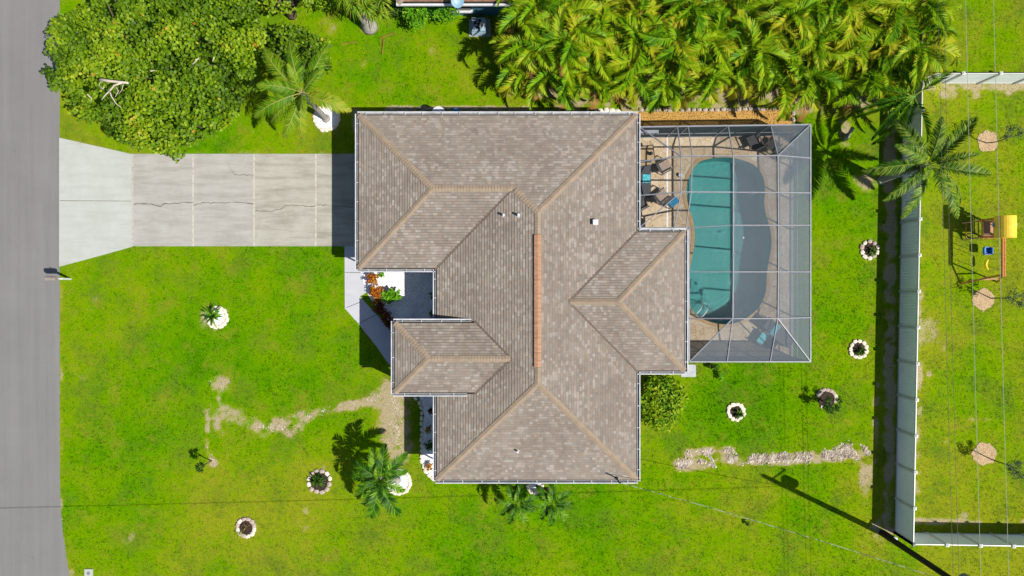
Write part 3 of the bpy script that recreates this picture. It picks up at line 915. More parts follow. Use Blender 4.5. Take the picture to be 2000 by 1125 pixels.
nro = nr.deck.build('roof', M_DECKING, nb)
tag(nr.sh.build('shingles', M_SHINGLE2, nro, fix=False), kind='stuff')
ncap = MB()
for a, b_ in ((G(nx0, ny1, ZE), zr(nx0 + nh, ny1 - nh, ZE, nh)), (G(nx1, ny1, ZE), zr(nx0 + nh, ny1 - nh, ZE, nh))):
    nr.caps(ncap, a, b_, HIP)
tag(ncap.build('ridge_cap', M_CAP, nro, fix=False), kind='stuff')
walls([(nx0, ny0), (nx1, ny0), (nx1, ny1), (nx0, ny1)], 2.6, nb, M_BLUEWALL, 0.45)
c0, c1 = G(nx0, ny1), G(nx1, ny1)
MB().box((c0.x - 0.09, c0.y - 0.1, ZE - 0.12), (c1.x, c0.y, ZE)).box((c0.x - 0.09, c0.y, ZE - 0.12), (c0.x, c0.y + 8, ZE)).build('fascia', M_WHITE, nb)
w0 = G(900, ny1 - 0.45 / PX)
b = MB().box((w0.x - 0.5, w0.y - 0.05, 0.8), (w0.x + 0.6, w0.y + 0.02, 1.9))
wnd = b.build('window', M_GLASS, nb)
MB().box((w0.x - 0.6, w0.y - 0.16, 0.68), (w0.x + 0.7, w0.y + 0.01, 0.79)).build('sill', M_WHITE, wnd)
# satellite dish on the eave
dish = thing('satellite_dish', P(895, 10, ZE), 'pale blue round dish on the edge of the neighbouring roof', 'satellite dish')
pd = P(893, 2, ZE + 0.55)
b = MB()
axis = Vector((0.25, -0.35, 0.9)).normalized()
u = axis.orthogonal().normalized(); w = axis.cross(u)
rings = [(0.0, 0.0), (0.14, 0.015), (0.25, 0.05), (0.33, 0.09)]
for (r0, h0), (r1, h1) in zip(rings, rings[1:]):
    for k in range(20):
        t0, t1 = 2 * math.pi * k / 20, 2 * math.pi * (k + 1) / 20
        f = lambda r, t, h: pd + (u * math.cos(t) + w * math.sin(t)) * r + axis * h
        b.face([f(r0, t0, h0), f(r1, t0, h1), f(r1, t1, h1), f(r0, t1, h0)] if r0 else [f(0, 0, 0), f(r1, t0, h1), f(r1, t1, h1)])
M_DISH = mat('pale_blue_dish', srgb(150, 190, 210, K), srgb(160, 198, 216, K), 3, 0.4)
b.build('reflector', M_DISH, dish, sm=True, fix=False)
foot = P(895, 9, ZE)
MB().tube([foot + Vector((0, 0.03, -0.06)), foot + Vector((0, 0.02, 0.2)), pd - axis * 0.02], 0.03, 8).build('mast', M_WHITE, dish)
MB().tube([pd + u * 0.3 + axis * 0.08, pd + axis * 0.4 + u * 0.1], 0.015, 6).build('feed_arm', M_WHITE, dish)

# air conditioner on its slab
acp = G(935, 62)
ac = thing('air_conditioner', acp, 'blue-grey outdoor air conditioner with round fan beside blue wall', 'air conditioner')
M_AC = mat('blue_grey_sheet_metal', srgb(160, 186, 200, 0.7), srgb(146, 172, 188, 0.7), 4, 0.5, 0.4)
pdn = tag(MB().prism([G(916, 38), G(958, 38), G(958, 72), G(916, 72)], -0.05, 0.07).build('concrete_slab', M_APRON), 'white concrete slab under the air conditioner', 'slab')
ca = G(936, 58)
b = MB().box((ca.x - 0.36, ca.y - 0.36, 0.07), (ca.x + 0.36, ca.y + 0.36, 0.8))
body = b.build('body', M_AC, ac)
lv = MB()
for i in range(10):
    z = 0.14 + i * 0.06
    lv.box((ca.x - 0.372, ca.y - 0.372, z), (ca.x + 0.372, ca.y + 0.372, z + 0.02))
lv.build('louvre', M_AC, body)
q = MB()
for k in range(24):
    t0, t1 = 2 * math.pi * k / 24, 2 * math.pi * (k + 1) / 24
    f = lambda r, t, z: (ca.x + r * math.cos(t), ca.y + r * math.sin(t), z)
    q.face([f(0.27, t0, 0.845), f(0.33, t0, 0.845), f(0.33, t1, 0.845), f(0.27, t1, 0.845)])
    q.face([f(0.33, t0, 0.80), f(0.33, t1, 0.80), f(0.33, t1, 0.845), f(0.33, t0, 0.845)])
q.build('fan_ring', M_AC, ac, fix=False)
q = MB().tube([(ca.x, ca.y, 0.801), (ca.x, ca.y, 0.806)], 0.27, 24)
q.build('fan_well', M_BLACK, ac)
q = MB()
for k in range(4):
    t = k * math.pi / 2 + 0.4
    q.beam((ca.x, ca.y, 0.825), (ca.x + 0.24 * math.cos(t), ca.y + 0.24 * math.sin(t), 0.825), 0.12, 0.012)
q.build('fan', mat('grey_plastic', (0.2, 0.22, 0.24, 1)), ac)

# ------------------------------------------------------------------ pool, deck and screened cage
POOL_CROP = [(345, 180), (290, 195), (255, 235), (232, 290), (227, 340), (238, 400), (255, 450), (265, 510), (263, 570), (255, 620), (243, 680), (236, 740), (236, 800), (247, 850), (270, 884), (310, 908), (360, 924), (405, 929), (450, 923), (500, 900), (545, 865), (575, 820), (590, 770), (593, 700), (603, 640), (613, 580), (613, 530), (603, 480), (588, 430), (581, 380), (585, 330), (580, 280), (560, 235), (525, 205), (480, 188), (440, 178), (395, 175)]
pool_px = [(1240 + u / 2.297, 230 + v / 2.297) for u, v in POOL_CROP]
def smooth_loop(pts, n=3):
    out = []
    N = len(pts)
    for i in range(N):
        p0, p1, p2, p3 = (Vector(pts[(i + k) % N]) for k in (-1, 0, 1, 2))
        for k in range(n):
            t = k / n
            out.append(0.5 * ((2 * p1) + (-p0 + p2) * t + (2 * p0 - 5 * p1 + 4 * p2 - p3) * t * t + (-p0 + 3 * p1 - 3 * p2 + p3) * t ** 3))
    return out
pool_w = smooth_loop([g2(*p) for p in pool_px])
NP = len(pool_w)
def offset_loop(pts, d):
    out = []
    for i in range(len(pts)):
        a, b, c = Vector(pts[i - 1]), Vector(pts[i]), Vector(pts[(i + 1) % len(pts)])
        t = (c - a).normalized()
        out.append(b + Vector((t.y, -t.x)) * d)
    return out
ccw = sum(pool_w[i - 1].x * pool_w[i].y - pool_w[i].x * pool_w[i - 1].y for i in range(NP)) > 0
OUT = 1 if ccw else -1
def fill_with_hole(outer, inner, z, name, mtl, depth=0.1):
    bm = bmesh.new()
    for lp in (outer, inner):
        vv = [bm.verts.new((p[0], p[1], z)) for p in lp]
        for i in range(len(vv)): bm.edges.new((vv[i - 1], vv[i]))
    bmesh.ops.triangle_fill(bm, use_beauty=True, edges=bm.edges[:])
    for f in bm.faces:
        if f.normal.z < 0: f.normal_flip()
    me = bpy.data.meshes.new(name)
    bm.to_mesh(me); bm.free()
    me.materials.append(mtl)
    return me
def make_flagstone():
    t = NT('stamped_tan_flagstone_deck')
    vec = t.coord()
    wob = t.new('ShaderNodeTexNoise'); wob.inputs['Scale'].default_value = 3.0
    t.link(vec, wob.inputs['Vector'])
    wv = t.mix(0.12, vec, wob.outputs['Color'], 'LINEAR_LIGHT')
    vo = t.new('ShaderNodeTexVoronoi', feature='DISTANCE_TO_EDGE'); vo.inputs['Scale'].default_value = 2.7
    vc = t.new('ShaderNodeTexVoronoi'); vc.inputs['Scale'].default_value = 2.7
    t.link(wv, vo.inputs['Vector']); t.link(wv, vc.inputs['Vector'])
    sep = t.new('ShaderNodeSeparateColor'); t.link(vc.outputs['Color'], sep.inputs[0])
    s = t.math('ADD', t.math('MULTIPLY', sep.outputs[0], 0.45), t.math('MULTIPLY', t.noise(vec, 1.6, 6, 0.7), 0.6))
    c = t.ramp(s, [(0.25, srgb(206, 182, 146, K)), (0.5, srgb(222, 200, 168, K)), (0.75, srgb(230, 212, 184, K))])
    line = t.ramp(vo.outputs['Distance'], [(0.0, (1, 1, 1, 1)), (0.035, (0, 0, 0, 1))])
    c = t.mix(t.math('MULTIPLY', line, 0.75), c, srgb(150, 116, 80, K))
    sp = t.noise(vec, 24, 5, 0.8)
    c = t.mix(1.0, c, t.ramp(sp, [(0.3, (0.78, 0.76, 0.72, 1)), (0.65, (1.06, 1.06, 1.06, 1))]), 'MULTIPLY')
    t.color(c); t.rough(0.8, 0.25)
    t.bump(t.math('SUBTRACT', sp, line), 0.4, 0.008)
    return t.m
M_FLAG = make_flagstone()
deck_o = [g2(*p) for p in DECK_PX]
tag(obj_of('pool_deck', fill_with_hole(deck_o, [tuple(p) for p in pool_w], 0.03, 'pool_deck', M_FLAG)), 'tan stamped flagstone deck around the pool', kind='structure')
m = MB(); m.prism([G(1547, 263), G(1549, 263), G(1549, 701), G(1547, 701)], -0.06, 0.033); m.prism([G(1229, 261), G(1549, 261), G(1549, 263), G(1229, 263)], -0.06, 0.033); m.prism([G(1330, 700), G(1547, 700), G(1547, 702), G(1330, 702)], -0.06, 0.033)
m.build('deck_edge', M_WALK, bpy.data.objects['pool_deck'])
m = MB(); m.prism([G(1301.5, 268), G(1304.5, 268), G(1304.5, 455), G(1301.5, 455)], 0.0, 0.036)
m.build('drain_channel', M_WHITE, bpy.data.objects['pool_deck'])

pool = thing('swimming_pool', G(1425, 470), 'kidney-shaped swimming pool with teal water inside the screened cage', 'swimming pool')
b = MB()
ZF = -1.45
for i in range(NP):
    a, c = pool_w[i - 1], pool_w[i]
    q = [(a.x, a.y, 0.03), (c.x, c.y, 0.03), (c.x, c.y, ZF), (a.x, a.y, ZF)]
    b.face(q)
b.face([(p.x, p.y, ZF) for p in pool_w])
def make_plaster():
    t = NT('aqua_pool_plaster')
    vec = t.coord()
    n = t.noise(vec, 0.5, 5, 0.6)
    c = t.ramp(n, [(0.35, srgb(158, 208, 208, K)), (0.65, srgb(172, 216, 218, K))])
    t.color(c); t.rough(0.7, 0.2)
    return t.m
basin = b.build('basin', make_plaster(), pool)
def make_water():
    t = NT('clear_teal_pool_water')
    vec = t.coord()
    n = t.noise(vec, 5.5, 5, 0.65)
    tr = t.new('ShaderNodeBsdfTransparent'); tr.inputs[0].default_value = (0.52, 0.84, 0.82, 1)
    gl = t.new('ShaderNodeBsdfGlossy'); gl.inputs['Roughness'].default_value = 0.06
    bp = t.new('ShaderNodeBump'); bp.inputs['Strength'].default_value = 0.8; bp.inputs['Distance'].default_value = 0.08
    t.link(n, bp.inputs['Height']); t.link(bp.outputs[0], gl.inputs['Normal'])
    fr = t.new('ShaderNodeFresnel'); fr.inputs[0].default_value = 1.33
    t.link(bp.outputs[0], fr.inputs['Normal'])
    mx = t.new('ShaderNodeMixShader')
    t.link(fr.outputs[0], mx.inputs[0]); t.link(tr.outputs[0], mx.inputs[1]); t.link(gl.outputs[0], mx.inputs[2])
    t.link(mx.outputs[0], t.out.inputs['Surface'])
    return t.m
b = MB(); b.face([(p.x, p.y, -0.12) for p in pool_w])
wo = b.build('water', make_water(), pool)
if wo.data.polygons[0].normal.z < 0: wo.data.flip_normals()
cop = MB()
oc = offset_loop(pool_w, 0.16 * OUT)
ic = offset_loop(pool_w, -0.03 * OUT)
for i in range(NP):
    a, c, d, e = ic[i - 1], ic[i], oc[i], oc[i - 1]
    cop.face([(a.x, a.y, 0.055), (c.x, c.y, 0.055), (d.x, d.y, 0.05), (e.x, e.y, 0.05)])
    cop.face([(a.x, a.y, 0.055), (c.x, c.y, 0.055), (c.x, c.y, 0.0), (a.x, a.y, 0.0)])
    cop.face([(e.x, e.y, 0.05), (d.x, d.y, 0.05), (d.x, d.y, 0.02), (e.x, e.y, 0.02)])
cop.build('coping', mat('tan_coping', srgb(206, 178, 136, K), srgb(190, 160, 120, K), 6, 0.85, 0.2, 0.3), pool)
st = MB()
for k, (r, z) in enumerate(((46, -0.4), (33, -0.72), (20, -1.05))):
    pts = [G(1342, 588)] + [G(1342 + (66 - r * 0.4) * math.cos(t) * (1 - 0.22 * k), 588 + (46 - k * 7) * math.sin(t)) for t in np.linspace(-1.2, 1.25, 12)]
    st.prism(pts, ZF, (-1.0, -0.7, -0.4)[k])
st.build('steps', basin.data.materials[0], pool)
tag(MB().tube([G(1453, 464, -0.12), G(1453, 464, -0.06)], [0.07, 0.05], 10).build('float', M_WHITE), 'small white float in the middle of the pool', 'pool float')

def make_screen(name, cover, col, tint=0.0):
    """woven insect screen: the more slanted you look through it, the more thread and the less gap"""
    t = NT(name)
    ge = t.new('ShaderNodeNewGeometry')
    dt = t.new('ShaderNodeVectorMath', operation='DOT_PRODUCT')
    t.link(ge.outputs['Normal'], dt.inputs[0]); t.link(ge.outputs['Incoming'], dt.inputs[1])
    cs = t.math('MAXIMUM', t.math('ABSOLUTE', dt.outputs['Value']), 0.12)
    gap = t.math('POWER', 1.0 - cover, t.math('DIVIDE', 1.0, cs))
    tr = t.new('ShaderNodeBsdfTransparent')
    df = t.new('ShaderNodeBsdfDiffuse'); df.inputs[0].default_value = col
    tl = t.new('ShaderNodeBsdfTranslucent'); tl.inputs[0].default_value = col
    mx0 = t.new('ShaderNodeMixShader'); mx0.inputs[0].default_value = 0.3
    t.link(df.outputs[0], mx0.inputs[1]); t.link(tl.outputs[0], mx0.inputs[2])
    mx = t.new('ShaderNodeMixShader')
    t.link(gap, mx.inputs[0]); t.link(mx0.outputs[0], mx.inputs[1]); t.link(tr.outputs[0], mx.inputs[2])
    t.link(mx.outputs[0], t.out.inputs['Surface'])
    return t.m
M_SCREEN = make_screen('grey_insect_screen', 0.32, srgb(172, 184, 196, 0.58))
M_SCREENC = make_screen('thin_clear_insect_screen', 0.04, srgb(128, 138, 144, 0.6))
M_SCREENW = make_screen('grey_wall_screen', 0.38, srgb(96, 116, 122, 0.5))
M_SCREENS = make_screen('dense_south_wall_screen', 0.48, srgb(100, 114, 120, 0.5))

zl, zt = 2.62, 3.35
cage = thing('pool_enclosure', G(1425, 480), 'white-framed screened pool cage attached to the rear of the house', 'pool cage')
LO = lambda x, y: P(x, y, zl)
HI = lambda x, y: P(x, y, zt)
NW, NE, SE, SW = LO(1248.5, 248), LO(1583, 243.5), LO(1583, 706.5), LO(1346, 706.5)
IC, IE = LO(1248.5, 445), LO(1345, 445)
A, B_, C_ = HI(1330, 305), HI(1432, 305), HI(1519, 304)
D, E2, F2 = HI(1330, 375), HI(1432, 375), HI(1519.5, 376)
G2, H2 = HI(1432, 440), HI(1520, 440)
I2, J2 = HI(1432, 531), HI(1520, 531)
K2, L2 = HI(1431, 622), HI(1519, 622)
e1, e2, e3, e4, e5 = LO(1583, 309), LO(1583, 377), LO(1583, 440), LO(1583, 531), LO(1583, 620)
s1, s2 = LO(1420, 706.5), LO(1504, 706.5)
n1, n2, n3, n4 = LO(1323, 247), LO(1344, 246.7), LO(1422, 245.8), LO(1505, 244.6)
w1, w2 = LO(1248.5, 316), LO(1248.5, 382)
w3, w4 = LO(1346, 531), LO(1346, 622)
A2 = HI(1352, 305); D2 = HI(1350, 375)
M_FRAME = mat('white_powder_coated_aluminium', srgb(200, 202, 210, 0.38), srgb(178, 181, 192, 0.38), 4, 0.45, 0.4)
def bm_(a, b, w=0.062, h=0.12, name='beam'): MB().beam(a, b, w, h).build(name, M_FRAME, cage)
for a, b in ((NW, NE), (NE, SE), (SE, SW)): bm_(a, b, 0.065, 0.075, 'eave_rail')
for a, b in ((NW, IC), (SW, IE), (IC, IE)): bm_(a, b, 0.07, 0.07, 'house_rail')
for a, b in ((A, C_), (D, F2), (G2, H2), (I2, J2), (K2, L2), (w1, A), (w2, D), (IE, G2), (w3, I2), (w4, K2), (C_, e1), (F2, e2), (H2, e3), (J2, e4), (L2, e5)): bm_(a, b, 0.05, 0.12)
for a, b in ((B_, E2), (E2, G2), (G2, I2), (I2, K2), (C_, F2), (F2, H2), (H2, J2), (J2, L2)): bm_(a, b, 0.05, 0.11, 'purlin')
for a, b in ((n1, A), (n2, A2), (n3, B_), (n4, C_), (A, D), (A2, D2), (D, LO(1317, 445)), (D2, LO(1340, 445)), (s1, K2), (s2, L2)): bm_(a, b, 0.038, 0.08, 'rafter')
for a, b in ((NW, A), (NE, C_), (SE, L2), (SW, K2), (IC, D)): bm_(a, b, 0.045, 0.09, 'hip_rafter')
north = [NW, n1, n2, n3, n4, NE]
east = [NE, e1, e2, e3, e4, e5, SE]
south = [SE, s2, s1, SW]
def foot_(p): return Vector((p.x, p.y, 0.03))
done = set()
for run in (north, east, south):
    for q in run:
        key = (round(q.x, 2), round(q.y, 2))
        if key in done: continue
        done.add(key)
        bm_(foot_(q), q, 0.055, 0.055, 'post')
    for a, b in zip(run, run[1:]):
        for z in (0.07, 0.95):
            bm_(Vector((a.x, a.y, z)), Vector((b.x, b.y, z)), 0.045, 0.05, 'chair_rail' if z > 0.5 else 'sill_rail')
        q = MB(); q.face([(a.x, a.y, 0.09), (b.x, b.y, 0.09), (b.x, b.y, zl - 0.03), (a.x, a.y, zl - 0.03)])
        q.build('wall_screen', M_SCREENS if run is south else M_SCREENW, cage)
def panel(pts, dense):
    q = MB(); q.face([Vector(p) - Vector((0, 0, 0.02)) for p in pts])
    q.build('screen_panel', M_SCREEN if dense else M_SCREENC, cage)
for pts in ([NW, n1, A], [n1, n2, A2, A], [n2, n3, B_, A2], [n3, n4, C_, B_], [NW, w1, A], [w1, w2, D, A], [w2, IC, D], [IC, IE, D2, D], [A, B_, E2, D], [D2, E2, G2, IE], [IE, G2, I2, w3], [w3, I2, K2, w4], [w4, K2, SW]):
    panel(pts, False)
for pts in ([n4, NE, C_], [NE, e1, C_], [C_, e1, e2, F2], [F2, e2, e3, H2], [H2, e3, e4, J2], [J2, e4, e5, L2], [L2, e5, SE], [SW, s1, K2], [K2, s1, s2, L2], [L2, s2, SE],
            [B_, C_, F2, E2], [E2, F2, H2, G2], [G2, H2, J2, I2], [I2, J2, L2, K2]):
    panel(pts, True)
m = MB(); m.box((NW.x + 0.04, NW.y - 0.3, zl - 0.1), (NW.x + 1.0, NW.y - 0.14, zl - 0.06)); m.build('brace_plate', M_FRAME, cage)

# patio furniture
M_SLING = mat('charcoal_sling_fabric', (0.035, 0.037, 0.042, 1), (0.05, 0.052, 0.058, 1), 12, 0.8)
M_TAUPE = mat('taupe_cushion', srgb(176, 156, 140, K), srgb(160, 142, 126, K), 8, 0.9)
M_TOWEL = mat('turquoise_towel', srgb(60, 190, 206, K), srgb(130, 222, 228, K), 7, 0.95, 0.1, 0.4, 0.02)
M_TOWEL2 = mat('dark_blue_towel', srgb(38, 110, 150, K), srgb(60, 140, 176, K), 7, 0.95, 0.1, 0.4, 0.02)
M_BRONZE = mat('dark_bronze_frame', (0.03, 0.026, 0.024, 1), (0.045, 0.04, 0.036, 1), 6, 0.5, 0.4)
M_GREYSLING = mat('grey_sling_fabric', srgb(128, 124, 124, K), srgb(112, 110, 112, K), 9, 0.85)
def place(px, py, rot):
    c = G(px, py)
    return Matrix.Translation((c.x, c.y, 0.03)) @ Matrix.Rotation(rot, 4, 'Z')
def patio_chair(px, py, rot, label, seat=M_TAUPE, back=M_SLING):
    """facing +Y in its own frame"""
    M = place(px, py, rot)
    t = thing('patio_chair', M.translation, label, 'chair', 'patio chairs by the pool')
    b = MB()
    b.box((-0.27, -0.28, 0.36), (0.27, 0.3, 0.44), M); b.build('seat', seat, t)
    b = MB()
    q = [M @ Vector(v) for v in ((-0.28, -0.27, 0.42), (0.28, -0.27, 0.42), (0.28, -0.33, 0.42), (-0.28, -0.33, 0.42), (-0.28, -0.50, 0.98), (0.28, -0.50, 0.98), (0.28, -0.55, 0.98), (-0.28, -0.55, 0.98))]
    b.hull(MB.BOXF, q); b.build('backrest', back, t)
    for s in (-1, 1):
        b = MB()
        b.box((s * 0.33 - 0.03, -0.42, 0.62), (s * 0.33 + 0.03, 0.3, 0.655), M)
        b.build('armrest', M_BRONZE, t)
        for y in (-0.3, 0.27):
            b = MB(); b.beam(M @ Vector((s * 0.33, y, 0)), M @ Vector((s * 0.33, y, 0.62)), 0.035, 0.035); b.build('leg', M_BRONZE, t)
    b = MB()
    for y in (-0.29, 0.28): b.beam(M @ Vector((-0.33, y, 0.35)), M @ Vector((0.33, y, 0.35)), 0.03, 0.03)
    for s in (-1, 1): b.beam(M @ Vector((s * 0.3, -0.29, 0.35)), M @ Vector((s * 0.3, 0.28, 0.35)), 0.03, 0.03)
    b.build('seat_frame', M_BRONZE, t)
    return M
def towel(M, x0, x1, y0, y1, z, label, mtl, slope=0.0, name='towel'):
    b = MB()
    nx, ny = 9, 7
    rr = random.Random(int(abs(M.translation.x) * 100))
    vv = [[M @ Vector((x0 + (x1 - x0) * i / nx, y0 + (y1 - y0) * j / ny, z + slope * (j / ny) + 0.025 * math.sin(i * 1.9 + j) * rr.random() + 0.02)) for i in range(nx + 1)] for j in range(ny + 1)]
    for j in range(ny):
        for i in range(nx): b.face([vv[j][i], vv[j][i + 1], vv[j + 1][i + 1], vv[j + 1][i]])
    o = b.build(name, mtl, sm=True, fix=False)
    tag(o, label, 'towel')
def lounger(px, py, rot, label, mtl=M_GREYSLING, back=M_SLING, lift=0.42):
    """head end towards +Y"""
    M = place(px, py, rot)
    t = thing('sun_lounger', M.translation, label, 'sun lounger', 'sun loungers by the pool')
    b = MB().box((-0.31, -0.95, 0.32), (0.31, 0.32, 0.36), M); b.build('sling_seat', mtl, t)
    q = [M @ Vector(v) for v in ((-0.31, 0.33, 0.32), (0.31, 0.33, 0.32), (0.31, 0.95, 0.32 + lift), (-0.31, 0.95, 0.32 + lift), (-0.31, 0.31, 0.36), (0.31, 0.31, 0.36), (0.31, 0.93, 0.36 + lift), (-0.31, 0.93, 0.36 + lift))]
    b = MB(); b.hull(MB.BOXF, q); b.build('backrest', back, t)
    for s in (-1, 1):
        b = MB().beam(M @ Vector((s * 0.335, -0.98, 0.33)), M @ Vector((s * 0.335, 0.9, 0.33)), 0.045, 0.05); b.build('side_rail', M_BRONZE, t)
        for y in (-0.8, 0.7):
            b = MB().beam(M @ Vector((s * 0.335, y, 0)), M @ Vector((s * 0.335, y, 0.32)), 0.04, 0.04); b.build('leg', M_BRONZE, t)
    b = MB().beam(M @ Vector((-0.33, -0.97, 0.33)), M @ Vector((0.33, -0.97, 0.33)), 0.045, 0.05); b.build('foot_rail', M_BRONZE, t)
    return M
patio_chair(1296, 327, R(-62), 'taupe-cushioned patio chair left of the pool, nearest its upper end')
Mc = patio_chair(1291, 385, R(-50), 'dark patio chair beside a blue towel, left of the pool', M_TAUPE)
patio_chair(1249, 400, R(-60), 'dark patio chair half hidden by the gutter above the roof corner', M_SLING)
patio_chair(1466, 279, R(25), 'black patio chair at the upper edge of the cage', M_SLING)
patio_chair(1504, 286, R(-40), 'dark round-backed patio chair in palm shade at the upper right cage corner', M_BRONZE, M_BRONZE)
Ml = lounger(1256, 352, R(0), 'charcoal sun lounger against the house under a turquoise towel', M_SLING)
towel(Ml, -0.1, 0.32, -0.2, 0.25, 0.37, 'crumpled turquoise towel on the lounger beside the house', M_TOWEL)
Ml = lounger(1514, 648, R(52), 'grey sun lounger in the lower right cage corner with a turquoise towel', M_GREYSLING)
towel(Ml, -0.34, 0.34, 0.05, 0.34, 0.375, 'striped turquoise towel across the grey lounger in the cage corner', M_TOWEL)
Ml = patio_chair(1486, 662, R(55), 'dark patio chair with a turquoise towel near the lower edge of the cage', M_SLING)
towel(Ml, -0.3, 0.3, -0.08, 0.3, 0.45, 'turquoise towel on the dark chair at the cage\'s lower edge', M_TOWEL)
Mt = place(1309, 396, R(40))
tb = thing('side_table', Mt.translation, 'low dark side table left of the pool with a blue towel', 'side table')
MB().box((-0.3, -0.25, 0.38), (0.3, 0.25, 0.42), Mt).build('top', M_SLING, tb)
for sx in (-1, 1):
    for sy in (-1, 1): MB().beam(Mt @ Vector((sx * 0.26, sy * 0.21, 0)), Mt @ Vector((sx * 0.26, sy * 0.21, 0.38)), 0.04, 0.04).build('leg', M_BRONZE, tb)
towel(Mt, -0.2, 0.33, -0.25, 0.12, 0.42, 'dark blue towel spread over the low side table', M_TOWEL2)
Mt = place(1257, 309, R(8))
tb = thing('patio_table', Mt.translation, 'tan-topped patio table against the house at the upper left cage corner', 'table')
top = MB().box((-0.42, -0.5, 0.68), (0.42, 0.5, 0.71), Mt).build('top', mat('tan_glass_top', srgb(196, 166, 126, K), srgb(180, 152, 114, K), 4, 0.4), tb)
f = MB()
for s in (-1, 1):
    f.box((s * 0.44 - 0.025, -0.54, 0.675), (s * 0.44 + 0.025, 0.54, 0.72), Mt); f.box((-0.44, s * 0.52 - 0.025, 0.675), (0.44, s * 0.52 + 0.025, 0.72), Mt)
f.build('rim', M_BRONZE, tb)
for sx in (-1, 1):
    for sy in (-1, 1): MB().beam(Mt @ Vector((sx * 0.38, sy * 0.46, 0)), Mt @ Vector((sx * 0.38, sy * 0.46, 0.68)), 0.04, 0.04).build('leg', M_BRONZE, tb)
pt = place(1265, 306, 0)
b = MB().tube([pt @ Vector((0, 0, 0.71)), pt @ Vector((0, 0, 0.95))], [0.07, 0.1], 12)
tag(b.build('pot', M_BLACK), 'small black pot on the tan patio table', 'pot')
tag(MB().tube([G(1327.5, 343, 0.03), G(1327.5, 343, 0.22)], [0.11, 0.1], 14).build('skimmer_bucket', M_WHITE), 'small white bucket on the deck left of the pool', 'bucket')
# ladder rails by the steps, and a skimmer pole
ld = thing('pool_ladder', G(1358, 612), 'white handrails of the pool steps at the lower left pool end', 'pool ladder')
for k, (x, y) in enumerate(((1352, 614), (1362, 620))):
    a = G(x, y)
    d = (G(1385, 585) - G(1358, 617)).normalized()
    pts = [a + Vector((0, 0, 0.0)), a + Vector((0, 0, 0.6)), a + d * 0.12 + Vector((0, 0, 0.78)), a + d * 0.4 + Vector((0, 0, 0.8)), a + d * 0.75 + Vector((0, 0, 0.35)), a + d * 0.9 + Vector((0, 0, -0.6))]
    MB().tube(pts, 0.028, 8).build('handrail', M_WHITE, ld, sm=True)
for k in range(3):
    a, c = G(1352, 614), G(1362, 620)
    d = (G(1385, 585) - G(1358, 617)).normalized() * 0.9
    z = -0.2 - 0.25 * k
    MB().beam(a + d + Vector((0, 0, z)), c + d + Vector((0, 0, z)), 0.08, 0.03).build('tread', M_WHITE, ld)
sp = thing('skimmer_net', G(1364, 618), 'pale blue skimmer pole leaning over the pool steps', 'skimmer net')
a, c = G(1364, 618, 0.35), G(1390, 586, 0.06)
MB().tube([a, c], 0.018, 8).build('pole', mat('light_blue_pole', srgb(150, 190, 220, K)), sp)
MB().tube([G(1360, 622, 0.04), a], 0.018, 6).build('handle', M_WHITE, sp)

# ------------------------------------------------------------------ fences
M_VPANEL = mat('grey_green_vinyl_panel', srgb(232, 236, 238, 0.92), srgb(222, 228, 230, 0.92), 1.2, 0.5, 0.3)
def fence(name, runs, label, z1=1.8, gap_first=True):
    """runs: plan pixel polyline; one panel between each two posts"""
    t = thing(name, G(*runs[0]), label, 'fence')
    L = 1.88
    for (a, b) in zip(runs, runs[1:]):
        a, b = G(*a), G(*b)
        d = (b - a)
        n = max(1, round(d.length / L))
        u = d.normalized()
        s = Vector((-u.y, u.x, 0))
        for i in range(n + 1):
            c = a + d * (i / n)
            if i == 0 and (a - G(*runs[0])).length > 0.01: continue
            p = MB().box((c.x - 0.065, c.y - 0.065, 0), (c.x + 0.065, c.y + 0.065, z1 + 0.06)).build('post', M_VINYL, t)
            q = MB()
            q.box((c.x - 0.085, c.y - 0.085, z1 + 0.06), (c.x + 0.085, c.y + 0.085, z1 + 0.085))
            q.hull([(0, 1, 4), (1, 2, 4), (2, 3, 4), (3, 0, 4)], [(c.x - 0.075, c.y - 0.075, z1 + 0.085), (c.x + 0.075, c.y - 0.075, z1 + 0.085), (c.x + 0.075, c.y + 0.075, z1 + 0.085), (c.x - 0.075, c.y + 0.075, z1 + 0.085), (c.x, c.y, z1 + 0.13)])
            q.build('post_cap', M_VINYL, p)
            if i < n:
                e = a + d * ((i + 1) / n)
                b0, b1 = c + u * 0.067, e - u * 0.067
                pan = MB()
                w = (b1 - b0).length
                m_ = 11
                for k in range(m_):
                    p0, p1 = b0 + u * (w * k / m_), b0 + u * (w * (k + 1) / m_ - 0.006)
                    pan.prism([p0 + s * 0.011, p0 - s * 0.011, p1 - s * 0.011, p1 + s * 0.011], 0.06, z1 - 0.02)
                po = pan.build('panel', M_VPANEL, t)
                for z in (0.04, z1 - 0.06):
                    MB().beam(b0 + Vector((0, 0, z + 0.03)), b1 + Vector((0, 0, z + 0.03)), 0.05, 0.1 if z < 1 else 0.09).build('rail', M_VINYL, po)
    return t
fence('vinyl_fence', [(1765, 165), (1748, 1040)], 'long white vinyl fence running down between the two back yards')
fence('vinyl_fence', [(1748, 1040), (2120, 1046)], 'white vinyl fence along the lower edge of the right-hand yard', 1.8)
fence('vinyl_fence', [(1770, 163), (2120, 163)], 'white vinyl fence across the upper part of the right-hand yard')
fence('vinyl_fence', [(1763, -120), (1764, 158)], 'white vinyl fence behind the palm grove at the top right')

